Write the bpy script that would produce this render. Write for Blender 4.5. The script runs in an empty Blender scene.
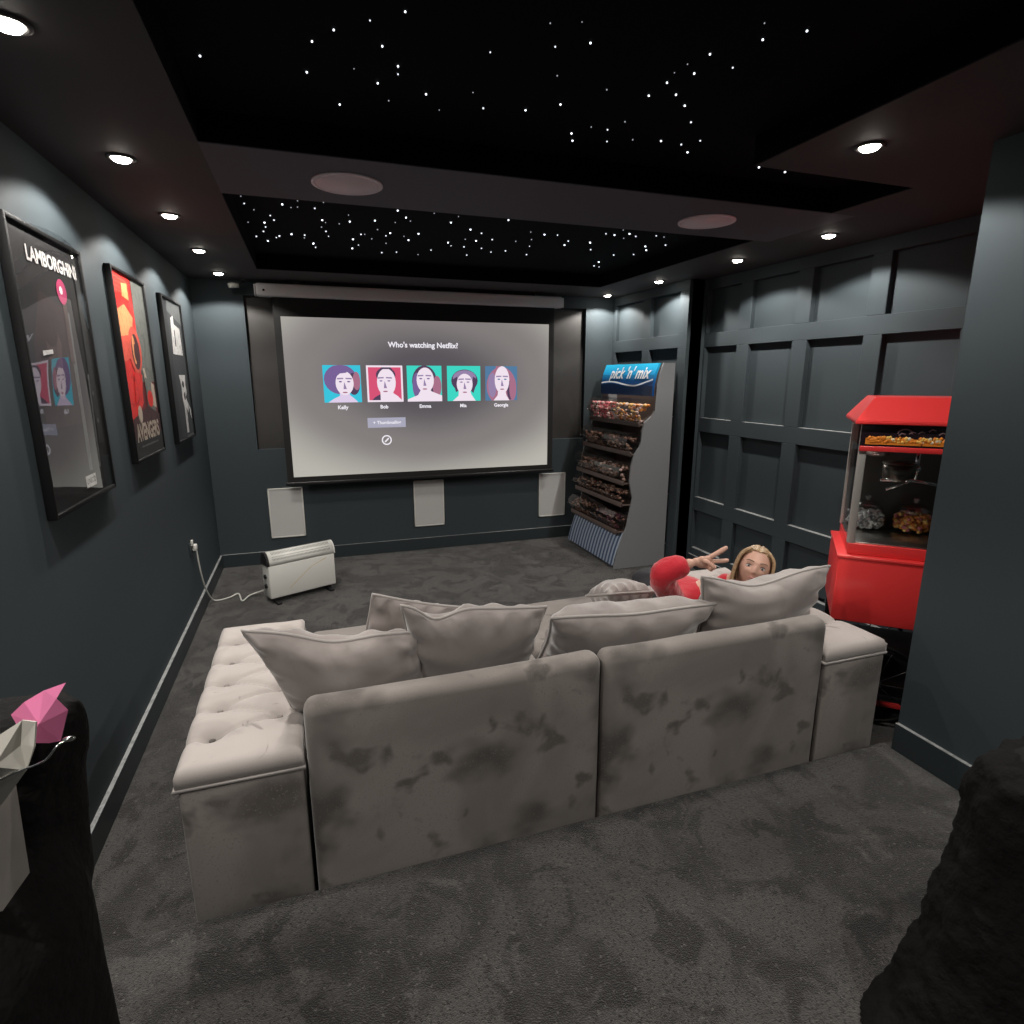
import bpy, bmesh, math, random
from mathutils import Vector, Matrix, noise
R = random.Random(7)
PI = math.pi
SC = bpy.context.scene
COL = SC.collection

# ------------------------------------------------------------------ helpers
def wmat(o):
    m = Matrix.LocRotScale(o.location, o.rotation_euler, o.scale)
    return wmat(o.parent) @ m if o.parent else m

def tag(o, label=None, cat=None, group=None, kind=None):
    if label: o['label'] = label
    if cat: o['category'] = cat
    if group: o['group'] = group
    if kind: o['kind'] = kind
    return o

def thing(name, label, cat, loc=(0, 0, 0), rz=0.0, group=None):
    o = bpy.data.objects.new(name, None)
    o.empty_display_size = .05
    o.location = loc
    o.rotation_euler = (0, 0, rz)
    COL.objects.link(o)
    return tag(o, label, cat, group)

def obj(name, bm, mats, parent=None, local=False, smooth=None, label=None, kind=None):
    """link a bmesh as ONE mesh object; geometry is in world space unless local"""
    if smooth is not None:
        for f in bm.faces: f.smooth = smooth
    if parent and not local:
        bm.transform(wmat(parent).inverted())
    me = bpy.data.meshes.new(name)
    bm.to_mesh(me); bm.free()
    for m in (mats if isinstance(mats, (list, tuple)) else [mats]):
        me.materials.append(m)
    o = bpy.data.objects.new(name, me)
    COL.objects.link(o)
    if parent: o.parent = parent
    return tag(o, label, None, None, kind)

def struct(name, bm, mats, smooth=None):
    return obj(name, bm, mats, None, smooth=smooth, kind='structure')

def merge(bm, b2, mi=0, M=None):
    if M is not None: b2.transform(M)
    vs = [bm.verts.new(v.co) for v in b2.verts]
    b2.verts.index_update()
    for f in b2.faces:
        try:
            g = bm.faces.new([vs[v.index] for v in f.verts])
            g.material_index = mi if mi is not None else f.material_index
            g.smooth = f.smooth
        except ValueError:
            pass
    b2.free()

def box(bm, x0, x1, y0, y1, z0, z1, bev=0.0, mi=0, seg=2, M=None):
    b = bmesh.new()
    bmesh.ops.create_cube(b, size=1)
    b.transform(Matrix.Translation(((x0+x1)/2, (y0+y1)/2, (z0+z1)/2)) @ Matrix.Diagonal((x1-x0, y1-y0, z1-z0, 1)))
    if bev > 0:
        bmesh.ops.bevel(b, geom=b.edges[:], offset=bev, segments=seg, profile=.5, affect='EDGES')
        if seg > 1:
            for f in b.faces: f.smooth = True
    merge(bm, b, mi, M)

def bx(x0, x1, y0, y1, z0, z1, bev=0.0, seg=2):
    bm = bmesh.new(); box(bm, x0, x1, y0, y1, z0, z1, bev, 0, seg); return bm

def tube(bm, pts, r, n=8, mi=0, cap=True, closed=False):
    pts = [Vector(p) for p in pts]
    rs = r if isinstance(r, (list, tuple)) else [r]*len(pts)
    rings = []
    N = len(pts)
    up = None
    for i, p in enumerate(pts):
        a = pts[(i-1) % N] if (i > 0 or closed) else p
        c = pts[(i+1) % N] if (i < N-1 or closed) else p
        t = (c-a)
        t = t.normalized() if t.length > 1e-9 else Vector((0, 0, 1))
        if up is None:
            up = Vector((0, 0, 1)) if abs(t.z) < .9 else Vector((1, 0, 0))
        s = t.cross(up)
        if s.length < 1e-6: s = t.orthogonal()
        s.normalize(); up = s.cross(t).normalized()
        rings.append([bm.verts.new(p + (s*math.cos(2*PI*k/n) + up*math.sin(2*PI*k/n))*rs[i]) for k in range(n)])
    for i in range(N if closed else N-1):
        A, B = rings[i], rings[(i+1) % N]
        for k in range(n):
            f = bm.faces.new((A[k], A[(k+1) % n], B[(k+1) % n], B[k])); f.material_index = mi; f.smooth = True
    if cap and not closed:
        f = bm.faces.new(rings[0][::-1]); f.material_index = mi
        f = bm.faces.new(rings[-1]); f.material_index = mi

def lathe(bm, prof, c=(0, 0, 0), n=24, mi=0, M=None, smooth=True):
    b = bmesh.new()
    rings = []
    for (r, z) in prof:
        if r < 1e-6: rings.append([b.verts.new((0, 0, z))])
        else: rings.append([b.verts.new((r*math.cos(2*PI*k/n), r*math.sin(2*PI*k/n), z)) for k in range(n)])
    for A, B in zip(rings, rings[1:]):
        for k in range(n):
            j = (k+1) % n
            vs = [A[0]] if len(A) == 1 else [A[k], A[j]]
            vs += [B[0]] if len(B) == 1 else [B[j], B[k]]
            if len(vs) > 2:
                f = b.faces.new(vs); f.smooth = smooth
    T = Matrix.Translation(c)
    merge(bm, b, mi, T @ M if M is not None else T)

def prism(bm, pts, axis, a, b, mi=0, smooth=False):
    """pts = 2D polygon in the two other axes (cyclic order), extruded along axis a..b"""
    def P(p, t):
        return {'X': (t, p[0], p[1]), 'Y': (p[0], t, p[1]), 'Z': (p[0], p[1], t)}[axis]
    A = [bm.verts.new(P(p, a)) for p in pts]; B = [bm.verts.new(P(p, b)) for p in pts]
    n = len(pts)
    fs = []
    for i in range(n):
        f = bm.faces.new((A[i], A[(i+1) % n], B[(i+1) % n], B[i])); f.smooth = smooth; fs.append(f)
    fs.append(bm.faces.new(A[::-1])); fs.append(bm.faces.new(B))
    for f in fs: f.material_index = mi
    bmesh.ops.recalc_face_normals(bm, faces=fs)

def ball(bm, c, r, mi=0, sub=2, sc=(1, 1, 1), M=None):
    b = bmesh.new()
    bmesh.ops.create_icosphere(b, subdivisions=sub, radius=r)
    for f in b.faces: f.smooth = True
    T = Matrix.Translation(c) @ (M if M is not None else Matrix.Identity(4)) @ Matrix.Diagonal((sc[0], sc[1], sc[2], 1))
    merge(bm, b, mi, T)

def flat(bm, pts, mi=0):
    f = bm.faces.new([bm.verts.new(p) for p in pts]); f.material_index = mi
    return f

def evaluated(bm, mods):
    """run modifiers on a bmesh and give back a bmesh"""
    me = bpy.data.meshes.new('work'); bm.to_mesh(me); bm.free()
    o = bpy.data.objects.new('work', me); COL.objects.link(o)
    mods(o)
    dg = bpy.context.evaluated_depsgraph_get(); dg.update()
    m2 = bpy.data.meshes.new_from_object(o.evaluated_get(dg))
    b = bmesh.new(); b.from_mesh(m2)
    bpy.data.objects.remove(o); bpy.data.meshes.remove(me); bpy.data.meshes.remove(m2)
    return b

def remesh(bm, vox, smooth_it=2):
    def mods(o):
        m = o.modifiers.new('r', 'REMESH'); m.mode = 'VOXEL'; m.voxel_size = vox; m.use_smooth_shade = True
        if smooth_it:
            s = o.modifiers.new('s', 'SMOOTH'); s.iterations = smooth_it; s.factor = .5
    b = evaluated(bm, mods)
    for f in b.faces: f.smooth = True
    return b

def skin(chains, sub=2):
    """chains: list of lists of (point, radius) ; shared points (same coords) weld. First point of first chain is the root"""
    bm = bmesh.new(); idx = {}; rad = []
    def V(p, r):
        k = tuple(round(c, 4) for c in p)
        if k not in idx:
            idx[k] = (bm.verts.new(p), len(rad)); rad.append(r)
        return idx[k][0]
    for ch in chains:
        vs = [V(p, r) for p, r in ch]
        for a, b in zip(vs, vs[1:]):
            if not bm.edges.get((a, b)): bm.edges.new((a, b))
    def mods(o):
        s = o.modifiers.new('s', 'SKIN'); s.use_smooth_shade = True
        for i, d in enumerate(o.data.skin_vertices[0].data):
            r = rad[i]; d.radius = (r, r) if not isinstance(r, tuple) else r
            d.use_root = (i == 0)
        u = o.modifiers.new('u', 'SUBSURF'); u.levels = sub
    me = bpy.data.meshes.new('work'); bm.to_mesh(me); bm.free()
    o = bpy.data.objects.new('work', me); COL.objects.link(o)
    if not me.skin_vertices:
        b0 = bmesh.new(); b0.from_mesh(me); b0.verts.layers.skin.verify(); b0.to_mesh(me); b0.free()
    mods(o)
    dg = bpy.context.evaluated_depsgraph_get(); dg.update()
    m2 = bpy.data.meshes.new_from_object(o.evaluated_get(dg))
    b = bmesh.new(); b.from_mesh(m2)
    bpy.data.objects.remove(o); bpy.data.meshes.remove(me); bpy.data.meshes.remove(m2)
    for f in b.faces: f.smooth = True
    return b

def text_bm(s, size, M, ext=0.0, bold=0.0, align='CENTER', shear=0.0, spacing=1.0):
    cu = bpy.data.curves.new('t', 'FONT'); cu.body = s; cu.size = size; cu.extrude = ext
    cu.align_x = align; cu.align_y = 'CENTER'; cu.offset = bold; cu.shear = shear; cu.space_character = spacing
    cu.resolution_u = 3
    o = bpy.data.objects.new('t', cu); COL.objects.link(o)
    dg = bpy.context.evaluated_depsgraph_get(); dg.update()
    me = bpy.data.meshes.new_from_object(o.evaluated_get(dg))
    b = bmesh.new(); b.from_mesh(me); b.transform(M)
    bpy.data.objects.remove(o); bpy.data.curves.remove(cu); bpy.data.meshes.remove(me)
    return b

# ------------------------------------------------------------------ materials
def mat(name, col, rough=.6, metal=0.0, spec=.5, sheen=0.0, coat=0.0, emit=None, es=0.0, patches=None, bump=None, fine=None, trans=0.0):
    m = bpy.data.materials.new(name); m.use_nodes = True
    nt = m.node_tree; N = nt.nodes; L = nt.links
    p = N['Principled BSDF']
    p.inputs['Base Color'].default_value = (*col, 1)
    p.inputs['Roughness'].default_value = rough
    p.inputs['Metallic'].default_value = metal
    p.inputs['Specular IOR Level'].default_value = spec
    p.inputs['Sheen Weight'].default_value = sheen
    p.inputs['Sheen Roughness'].default_value = .4
    p.inputs['Coat Weight'].default_value = coat
    p.inputs['Coat Roughness'].default_value = .05
    p.inputs['Transmission Weight'].default_value = trans
    if emit:
        p.inputs['Emission Color'].default_value = (*emit, 1); p.inputs['Emission Strength'].default_value = es
    tc = N.new('ShaderNodeTexCoord')
    src = None
    if patches:   # list of (scale, colour, low, high, detail, distortion)
        prev = (*col, 1); prevs = None
        for (sc, c2, lo, hi, det, dist) in patches:
            t = N.new('ShaderNodeTexNoise'); t.inputs['Scale'].default_value = sc
            t.inputs['Detail'].default_value = det; t.inputs['Distortion'].default_value = dist
            L.new(tc.outputs['Object'], t.inputs['Vector'])
            mr = N.new('ShaderNodeMapRange'); mr.interpolation_type = 'SMOOTHSTEP'
            mr.inputs['From Min'].default_value = lo; mr.inputs['From Max'].default_value = hi
            L.new(t.outputs['Fac'], mr.inputs['Value'])
            mx = N.new('ShaderNodeMix'); mx.data_type = 'RGBA'
            L.new(mr.outputs['Result'], mx.inputs['Factor'])
            if prevs: L.new(prevs, mx.inputs['A'])
            else: mx.inputs['A'].default_value = prev
            mx.inputs['B'].default_value = (*c2, 1)
            prevs = mx.outputs['Result']
        L.new(prevs, p.inputs['Base Color'])
    if bump:      # (scale, strength, distance)
        t = N.new('ShaderNodeTexNoise'); t.inputs['Scale'].default_value = bump[0]; t.inputs['Detail'].default_value = 3
        L.new(tc.outputs['Object'], t.inputs['Vector'])
        b = N.new('ShaderNodeBump'); b.inputs['Strength'].default_value = bump[1]; b.inputs['Distance'].default_value = bump[2]
        L.new(t.outputs['Fac'], b.inputs['Height']); L.new(b.outputs['Normal'], p.inputs['Normal'])
    return m

def emat(name, col, s):
    m = bpy.data.materials.new(name); m.use_nodes = True
    nt = m.node_tree; nt.nodes.clear()
    e = nt.nodes.new('ShaderNodeEmission'); o = nt.nodes.new('ShaderNodeOutputMaterial')
    e.inputs['Color'].default_value = (*col, 1); e.inputs['Strength'].default_value = s
    nt.links.new(e.outputs[0], o.inputs[0]); return m

def clear(name, tint=(1, 1, 1), ior=1.5, rough=.03):
    """thin clear sheet: see-through plus mirror reflection by Fresnel"""
    m = bpy.data.materials.new(name); m.use_nodes = True
    nt = m.node_tree; nt.nodes.clear(); N = nt.nodes; L = nt.links
    t = N.new('ShaderNodeBsdfTransparent'); t.inputs[0].default_value = (*tint, 1)
    g = N.new('ShaderNodeBsdfGlossy'); g.inputs['Roughness'].default_value = rough
    f = N.new('ShaderNodeFresnel')
    ge = N.new('ShaderNodeNewGeometry'); ma = N.new('ShaderNodeMath'); ma.operation = 'MULTIPLY_ADD'    # same reflectance from both sides of the sheet
    ma.inputs[1].default_value = 1/ior-ior; ma.inputs[2].default_value = ior
    L.new(ge.outputs['Backfacing'], ma.inputs[0]); L.new(ma.outputs[0], f.inputs['IOR'])
    x = N.new('ShaderNodeMixShader'); o = N.new('ShaderNodeOutputMaterial')
    L.new(f.outputs[0], x.inputs[0]); L.new(t.outputs[0], x.inputs[1]); L.new(g.outputs[0], x.inputs[2]); L.new(x.outputs[0], o.inputs[0])
    return m

def lin(r, g, b):
    f = lambda c: (c/255/12.92 if c/255 <= .04045 else ((c/255+.055)/1.055)**2.4)
    return (f(r), f(g), f(b))

M_wall = mat('dark teal grey paint', (.040, .052, .059), .72, spec=.22, bump=(60, .08, .002))
M_base = mat('satin skirting paint', (.030, .039, .043), .4, spec=.35)
M_ledge_lit = mat('ledge with painted light', (.30, .31, .31), .8, patches=[(30, (.20, .21, .21), .45, .65, 3, .5)])  # overhead light caught by the ledges, put into their colour
def lit_tone(bm, lo, hi):  # gives upward faces the pale tone painted as light
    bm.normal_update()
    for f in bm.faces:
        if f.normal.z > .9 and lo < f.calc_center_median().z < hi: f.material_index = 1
M_ceil = mat('black ceiling paint', (.038, .031, .033), .75)
M_tray = mat('matt black tray paint', (.0035, .0035, .004), .9, spec=.1)
M_niche = mat('black brown acoustic cloth', (.026, .024, .023), .5, patches=[(2.2, (.034, .032, .030), .45, .6, 4, 1)])
M_carpet = mat('charcoal plush carpet', (.078, .073, .070), .95, spec=.12, sheen=.2,
               patches=[(2.6, (.034, .032, .031), .46, .62, 5, 1.2), (6.5, (.026, .024, .023), .51, .61, 4, .8), (9, (.100, .094, .089), .60, .74, 4, .8), (125, (.026, .024, .023), .50, .66, 3, 0), (85, (.145, .136, .129), .60, .72, 3, 0)], bump=(260, 1.0, .010))
M_velvet = mat('grey velvet', (.265, .240, .222), .8, spec=.25, sheen=.35,
               patches=[(2.4, (.205, .185, .171), .42, .64, 3, .8), (3.4, (.095, .085, .078), .53, .70, 3, .25), (7.5, (.115, .103, .095), .58, .70, 3, .3), (160, (.19, .17, .16), .55, .8, 2, 0)], bump=(260, .25, .002))
M_bench = mat('grey velvet bench cover', (.44, .40, .378), .72, spec=.3, sheen=.4,
              patches=[(4, (.38, .344, .324), .45, .62, 3, 1), (7, (.27, .24, .225), .66, .72, 3, 1.5)], bump=(260, .2, .002))
M_cush = mat('pale grey satin velvet', (.285, .252, .238), .55, spec=.45, sheen=.9,
             patches=[(5, (.205, .18, .17), .45, .65, 3, 1)], bump=(40, .12, .006))
M_pipe = mat('cushion piping', (.33, .305, .29), .5, sheen=.3)
M_white = mat('white plastic', (.62, .62, .58), .4)
M_heater = mat('cream white enamel', (.70, .70, .66), .35)
M_blackp = mat('black plastic', (.012, .012, .013), .35)
M_blackm = mat('black masking cloth', (.008, .008, .008), .8)
M_case = mat('off white screen casing', (.72, .69, .70), .45)
M_grille = mat('white speaker cloth', (.50, .50, .49), .8, bump=(900, .3, .001))
M_disc = mat('pale speaker grille', (.80, .70, .76), .7, bump=(900, .3, .001))
M_frame = mat('black poster frame', (.004, .004, .0045), .6, spec=.2)
M_red = mat('red enamel', (.80, .045, .045), .33, coat=.3)
M_steel = mat('brushed steel', (.55, .54, .51), .28, metal=1)
M_alu = mat('aluminium edge', (.50, .49, .46), .45, metal=.35)
M_chrome = mat('chrome', (.75, .75, .74), .12, metal=1)
M_glass = clear('clear glass', (.97, .98, .98), 1.45)
M_pglass = clear('poster acrylic', (.98, .98, .98), 2.35, .02)
M_pglass2 = clear('poster matt acrylic', (.98, .98, .98), 1.25, .12)
M_acry = clear('clear acrylic', (.90, .86, .84), 1.75, .10)
M_stand = mat('grey laminate', (.215, .222, .230), .5)
M_shelf = mat('dark brown shelf', (.115, .085, .074), .55)
M_lamp = emat('lit lamp', (1, .93, .82), 45)
M_stars = [emat('bright fibre optic star', (.86, .92, 1), 3.2), emat('fibre optic star', (.86, .92, 1), 1.3), emat('faint fibre optic star', (.86, .92, 1), .45)]
M_coat = mat('black cloth', (.0045, .004, .004), .85, spec=.15, bump=(35, .5, .02))

# ------------------------------------------------------------------ camera
cam = bpy.data.cameras.new('camera'); cam.sensor_width = 36; cam.lens = 587.1/1024*36
cam.clip_start = .02
co = bpy.data.objects.new('camera', cam); COL.objects.link(co)
co.location = (.837, 0, 1.66); co.rotation_euler = (PI/2 - .226, 0, -.329)
SC.camera = co
SC.view_settings.view_transform = 'Standard'; SC.view_settings.look = 'None'
SC.view_settings.gamma = 1; SC.view_settings.use_curve_mapping = False
SC.view_settings.exposure = 0.0
w = bpy.data.worlds.new('world'); SC.world = w; w.use_nodes = True
w.node_tree.nodes['Background'].inputs[0].default_value = (0, 0, 0, 1)

# ------------------------------------------------------------------ room shell
L = 5.57; H = 2.43; P = .13; S = 1.61; RN = 3.08; RB = 3.82; RP = 3.99; YB = 4.29; BK = -1.3
struct('floor', bx(-.1, 4.2, S-.02, 5.8, -.1, 0), M_carpet)
bm = bmesh.new(); box(bm, -.1, RN+.05, BK, S, -.1, P, .012)
struct('floor_platform', bm, M_carpet)
struct('wall_left', bx(-.12, 0, BK, L+.2, -.1, H+.1), M_wall)
struct('wall_rear', bx(-.1, 4.2, BK-.1, BK, -.1, H+.1), M_wall)
bm = bmesh.new()
nx0, nx1, nz0, nz1 = .39, 3.52, 1.04, 2.32
box(bm, -.05, nx0, L, L+.15, -.1, H+.05); box(bm, nx1, 4.2, L, L+.15, -.1, H+.05)
box(bm, nx0, nx1, L, L+.15, -.1, nz0); box(bm, nx0, nx1, L, L+.15, nz1, H+.05)
struct('wall_back', bm, M_wall)
struct('wall_recess', bx(nx0, nx1, L+.05, L+.14, nz0, nz1), M_niche)
struct('wall_right', bx(RN, 4.2, BK, S-.05, -.1, H+.05), M_wall)

ROWS = [(.177, .52), (.637, 1.207), (1.323, 1.90), (2.01, 2.35)]
def panelled(name, X, cols, y0, y1):
    bm = bmesh.new(); t = .036
    box(bm, X+t, X+.14, y0, y1, -.05, H+.05)
    zs = [0] + [z for r in ROWS for z in r] + [H]
    for a, b in zip(zs[0::2], zs[1::2]):
        box(bm, X, X+t+.01, y0, y1, a, b, .0018, seg=1)
    ys = [y0] + [y for c in cols for y in c] + [y1]
    for a, b in zip(ys[0::2], ys[1::2]):
        for (z0, z1) in ROWS:
            box(bm, X, X+t+.01, a, b, z0-.001, z1+.001, .003, seg=1)
    lit_tone(bm, .1, 1.95)
    return struct(name, bm, [M_wall, M_ledge_lit])
panelled('wall_right_panelled', RP, [(1.67, 2.08), (2.205, 2.645), (2.77, 3.195), (3.325, 3.755), (3.885, 4.27)], S-.05, YB+.02)
o = panelled('wall_right_boxed', RB, [(4.415, 4.86), (4.985, 5.50)], YB, L+.02)
struct('trim_1', bx(RB+.03, RP+.14, YB, YB+.06, 0, H), M_wall)

def base(name, x0, x1, y0, y1, z0, h=.116):
    bm = bx(x0, x1, y0, y1, z0, z0+h, .0015, 1); lit_tone(bm, z0+h-.002, z0+h+.002)
    struct(name, bm, [M_base, M_ledge_lit])
base('baseboard_left', -.01, .018, S, L, 0)
base('baseboard_left_platform', -.01, .018, BK, S, P, .12)
base('baseboard_back', 0, RB, L-.018, L+.01, 0)
base('baseboard_right_platform', RN-.018, RN+.01, BK, S-.05, P, .12)
base('baseboard_right_end', RN+.004, RP, S-.06, S-.036, 0)
base('baseboard_right', RP-.018, RP+.01, S-.04, YB, 0)

# ceiling slab with two sunken trays
bm = bmesh.new()
CX0, TX1, TX2, TX3 = 0.549, 2.484, 3.296, 3.348     # tray edges across the room
TYA, TYB, TYC, TYD = 2.008, 2.424, 3.018, 4.943     # and along it
zt = H+.1
def cs(x0, x1, y0, y1): box(bm, x0, x1, y0, y1, H, zt)
cs(-.1, CX0, BK, L+.1)
cs(CX0, 4.2, BK, -.5)
cs(TX1, 4.2, -.5, TYA)
cs(TX2, 4.2, TYA, TYB)
cs(TX3, 4.2, TYC, TYD)
cs(CX0, 4.2, TYD, L+.1)
struct('ceiling', bm, M_ceil)
struct('ceiling_beam', bx(CX0, TX3+.1, TYB, TYC, H, zt), mat('ceiling paint with bounce light', (.078, .072, .088), .7))  # violet grey tone paints in projector and screen light bounced onto the beam
struct('ceiling_side', bx(TX3+.1, 4.2, TYB, TYC, H, zt), M_ceil)
struct('ceiling_cover', bx(-.12, 4.22, BK-.1, L+.2, zt+.012, zt+.1), M_tray)
# black lining on the inner sides of the two trays
bm = bmesh.new(); e = .004
def rim(pts):
    n = len(pts)
    A = [bm.verts.new((x, y, H+.003)) for x, y in pts]; B = [bm.verts.new((x, y, zt)) for x, y in pts]
    for i in range(n): bm.faces.new((A[i], A[(i+1) % n], B[(i+1) % n], B[i]))
rim([(CX0+e, -.5+e), (TX1-e, -.5+e), (TX1-e, TYA+e), (TX2-e, TYA+e), (TX2-e, TYB-e), (CX0+e, TYB-e)])
rim([(CX0+e, TYC+e), (TX3-e, TYC+e), (TX3-e, TYD-e), (CX0+e, TYD-e)])
struct('trim_2', bm, M_tray)

# ------------------------------------------------------------------ star ceilings
CAM = Vector(co.location)
_fw = Vector((math.sin(.329)*math.cos(-.226), math.cos(.329)*math.cos(-.226), math.sin(-.226)))
_rt = Vector((math.cos(.329), -math.sin(.329), 0)); _up = _rt.cross(_fw)
def on_plane(x, y, z):   # survey: where a sight line of the photograph meets a height
    d = _fw + _rt*((x-512)/587.1) - _up*((y-512)/587.1)
    t = (z-CAM.z)/d.z
    return CAM + d*t
zoomA = [(597,47,2),(456,82,1),(311,120,2),(224,166,2),(505,185,2),(937,209,1),(568,265,3),(568,297,1),(203,289,2),(487,333,2),(680,377,2),(868,370,.6),(531,403,.8),(335,418,2),(909,433,1.5),(733,440,.5),(392,275,.5)]
zoomB = [(153,93,.8),(173,187,1.2),(314,172,2),(181,303,.8),(194,418,2),(54,441,1.6),(379,359,.9),(547,383,3),(620,331,2.4),(650,291,.5),(702,257,.7),(729,294,2.6),(792,217,4),(656,379,1.6),(691,423,2),(716,489,1.5),(452,487,.9),(382,519,1.2),(317,508,.7),(238,534,1.6),(242,563,1.8),(380,566,1),(483,559,.8),(596,564,1.8),(677,578,1.5),(702,609,2),(753,563,1.2),(883,271,1.2),(869,594,3.4),(988,669,2),(1003,159,2.6),(1010,93,.7),(280,88,.5)]
near = [(256+x/4, y/4, s) for x, y, s in zoomA] + [(512+x/4, y/4, s) for x, y, s in zoomB] + [(200, 56, 1.6), (807, 31, 1.8), (785, 172, 2)]
zc = [(57,862),(33,890),(72,880),(30,926),(2,945),(48,963),(82,950),(95,943),(142,936),(140,830),(105,817),(113,790),(166,803),(166,828),(195,940),(235,833),(270,810),(262,908),(278,890),(265,880),(280,925),(290,945),(230,973),(238,990),(333,895),(375,886),(370,860),(388,957),(385,993),(420,937),(435,937),(463,955),(410,980),(476,882),(486,918),(520,943),(503,1010),(520,973),(537,932),(557,890),(567,842),(562,1008),(600,870),(618,884),(592,945),(610,960),(650,935),(648,1018),(700,1000),(713,853),(780,890),(810,866),(768,970),(780,983),(858,918),(837,957),(832,987),(880,963),(902,933),(902,993),(945,958),(1010,880),(998,1003),(843,1020),(940,1008)]
zd = [(15,965),(75,928),(78,958),(70,985),(130,938),(182,940),(210,980),(225,964),(312,968),(315,998),(376,935),(410,940),(445,920),(447,953),(470,935),(495,945),(533,985),(577,943),(608,948),(614,980),(58,1018),(408,1020),(487,1018),(537,1000)]
ze = [(65,17),(68,62),(215,95),(343,92),(418,40),(425,65),(120,140),(90,165),(122,172)]
zf = [(453,103),(475,150),(407,180),(537,190),(500,270),(483,320),(605,272),(598,328),(612,300),(553,360),(628,388),(680,368),(699,358),(776,347),(860,370),(917,407),(933,430)]
far = [(256+x/4, y/4) for x, y in zc] + [(512+x/4, y/4) for x, y in zd] + [(580+x/6.4, 240+y/6.4) for x, y in ze] + [(170+x/6.4, 180+y/6.4) for x, y in zf]
def star_panel(label, pts, rects):
    t = thing('star_ceiling_panel', label, 'star ceiling', (rects[0][0], rects[0][2], zt), group=None)
    bm = bmesh.new()
    for r in rects: box(bm, r[0], r[1], r[2], r[3], zt, zt+.012)
    obj('backing_panel', bm, M_tray, t)
    keep = []
    for (x, y, s) in pts:
        q = on_plane(x, y, zt-.002)
        if any(r[0]+.02 < q.x < r[1]-.02 and r[2]+.02 < q.y < r[3]-.02 for r in rects): keep.append((q, s))
    keep.sort(key=lambda k: -k[1]/(k[0]-CAM).length)
    for q, s in keep[:100]:
        b = bmesh.new(); ball(b, q, .0030*min(1.5, s)**.5*(q-CAM).length/2.6, sub=1)
        obj('star_light', b, M_stars[0 if s >= 1.6 else (1 if s >= 1 else 2)], t)
    if keep[100:]:
        b = bmesh.new()
        for q, s in keep[100:]: ball(b, q, .0030*s**.5*(q-CAM).length/2.6, sub=1)
        obj('star_light', b, M_stars[1], t, kind='stuff')
star_panel('black star ceiling panel in the tray above the sofa, nearest the camera', near,
           [(CX0+.005, TX1-.005, -.495, TYB-.005), (TX1-.004, TX2-.005, TYA+.005, TYB-.005)])
star_panel('black star ceiling panel thick with stars in the far tray before the screen', [(x, y, R.choice((.6, .8, 1, 1.3, 1.8))) for x, y in far],
           [(CX0+.005, TX3-.005, TYC+.005, TYD-.005)])

# ------------------------------------------------------------------ downlights
def lamp(name, x, y, energy):
    l = bpy.data.lights.new(name, 'SPOT'); l.energy = energy; l.color = (1, .945, .88)
    l.spot_size = math.radians(141); l.spot_blend = .23; l.shadow_soft_size = .024
    return l
bm = bmesh.new(); lathe(bm, [(.048, 0), (.048, -.004), (.039, -.007), (.032, -.003), (.032, .0)], n=28)
tm = mat('lamp trim ring', (.03, .028, .028), .4)
row_l = [(0.263, 0.073), (0.263, 0.936), (0.263, 1.8), (0.263, 2.674), (0.263, 3.486), (0.263, 4.339), (0.263, 5.213)]
row_r = [(3.644, 2.768), (3.644, 3.517), (3.644, 4.474), (3.644, 5.369)]
row_n = [(2.718, 1.722), (2.718, 0.416), (2.718, -0.728)]
words = {}
for i, w_ in enumerate(['left of the camera, over the platform', 'just outside the left edge above the left wall', 'at the top left corner above the nearest poster', 'second in view along the left wall', 'third in view along the left wall', 'fourth in view along the left wall', 'farthest along the left wall by the screen']): words[row_l[i]] = 'lit ceiling downlight ' + w_
for i, w_ in enumerate(['nearest along the panelled right wall', 'second nearest along the panelled right wall', 'second farthest on the right, above the boxed corner', 'farthest on the right, beside the screen casing']): words[row_r[i]] = 'lit ceiling downlight ' + w_
words[row_n[0]] = 'large lit ceiling downlight on the right above the right end of the sofa'
words[row_n[1]] = 'lit ceiling downlight over the front of the platform on the right'
words[row_n[2]] = 'lit ceiling downlight over the rear of the platform, behind the camera'
first = None
EN = {}
SPOT = 47
for i, (x, y) in enumerate(row_l + row_r + row_n):
    if first is None:
        first = thing('ceiling_downlight', words[(x, y)], 'downlight', (x, y, H), group='ceiling downlights')
        obj('trim_ring', bm, tm, first, local=True)
        b = bmesh.new(); lathe(b, [(.032, -.001), (.031, -.007), (.025, -.013), (.013, -.0165), (0, -.017)], n=24)
        obj('lamp_lens', b, M_lamp, first, local=True)
        t = first
    else:
        t = first.copy(); t.location = (x, y, H); t['label'] = words[(x, y)]; COL.objects.link(t)
        for ch in first.children:
            if ch.type != 'MESH': continue
            c = ch.copy(); c.parent = t; COL.objects.link(c)
    e_ = SPOT*1.0
    lo = bpy.data.objects.new('spot', lamp('spot', x, y, e_)); lo.parent = t; lo.location = (0, 0, -.024); COL.objects.link(lo)

# ------------------------------------------------------------------ round ceiling speakers
for (x, y, lb) in ((1.053, 2.716, 'round pale ceiling speaker left of centre on the cross beam'), (2.817, 2.742, 'round pale ceiling speaker on the right of the cross beam')):
    t = thing('ceiling_speaker', lb, 'speaker', (x, y, H), group='round ceiling speakers')
    b = bmesh.new(); lathe(b, [(.125, 0), (.125, -.006), (0, -.008)], (x, y, H), 40); obj('speaker_grille', b, M_disc, t)
    b = bmesh.new(); lathe(b, [(.126, 0), (.142, 0), (.142, -.005), (.126, -.007), (.126, 0)], (x, y, H), 40); obj('speaker_rim', b, M_disc, t)

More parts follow.
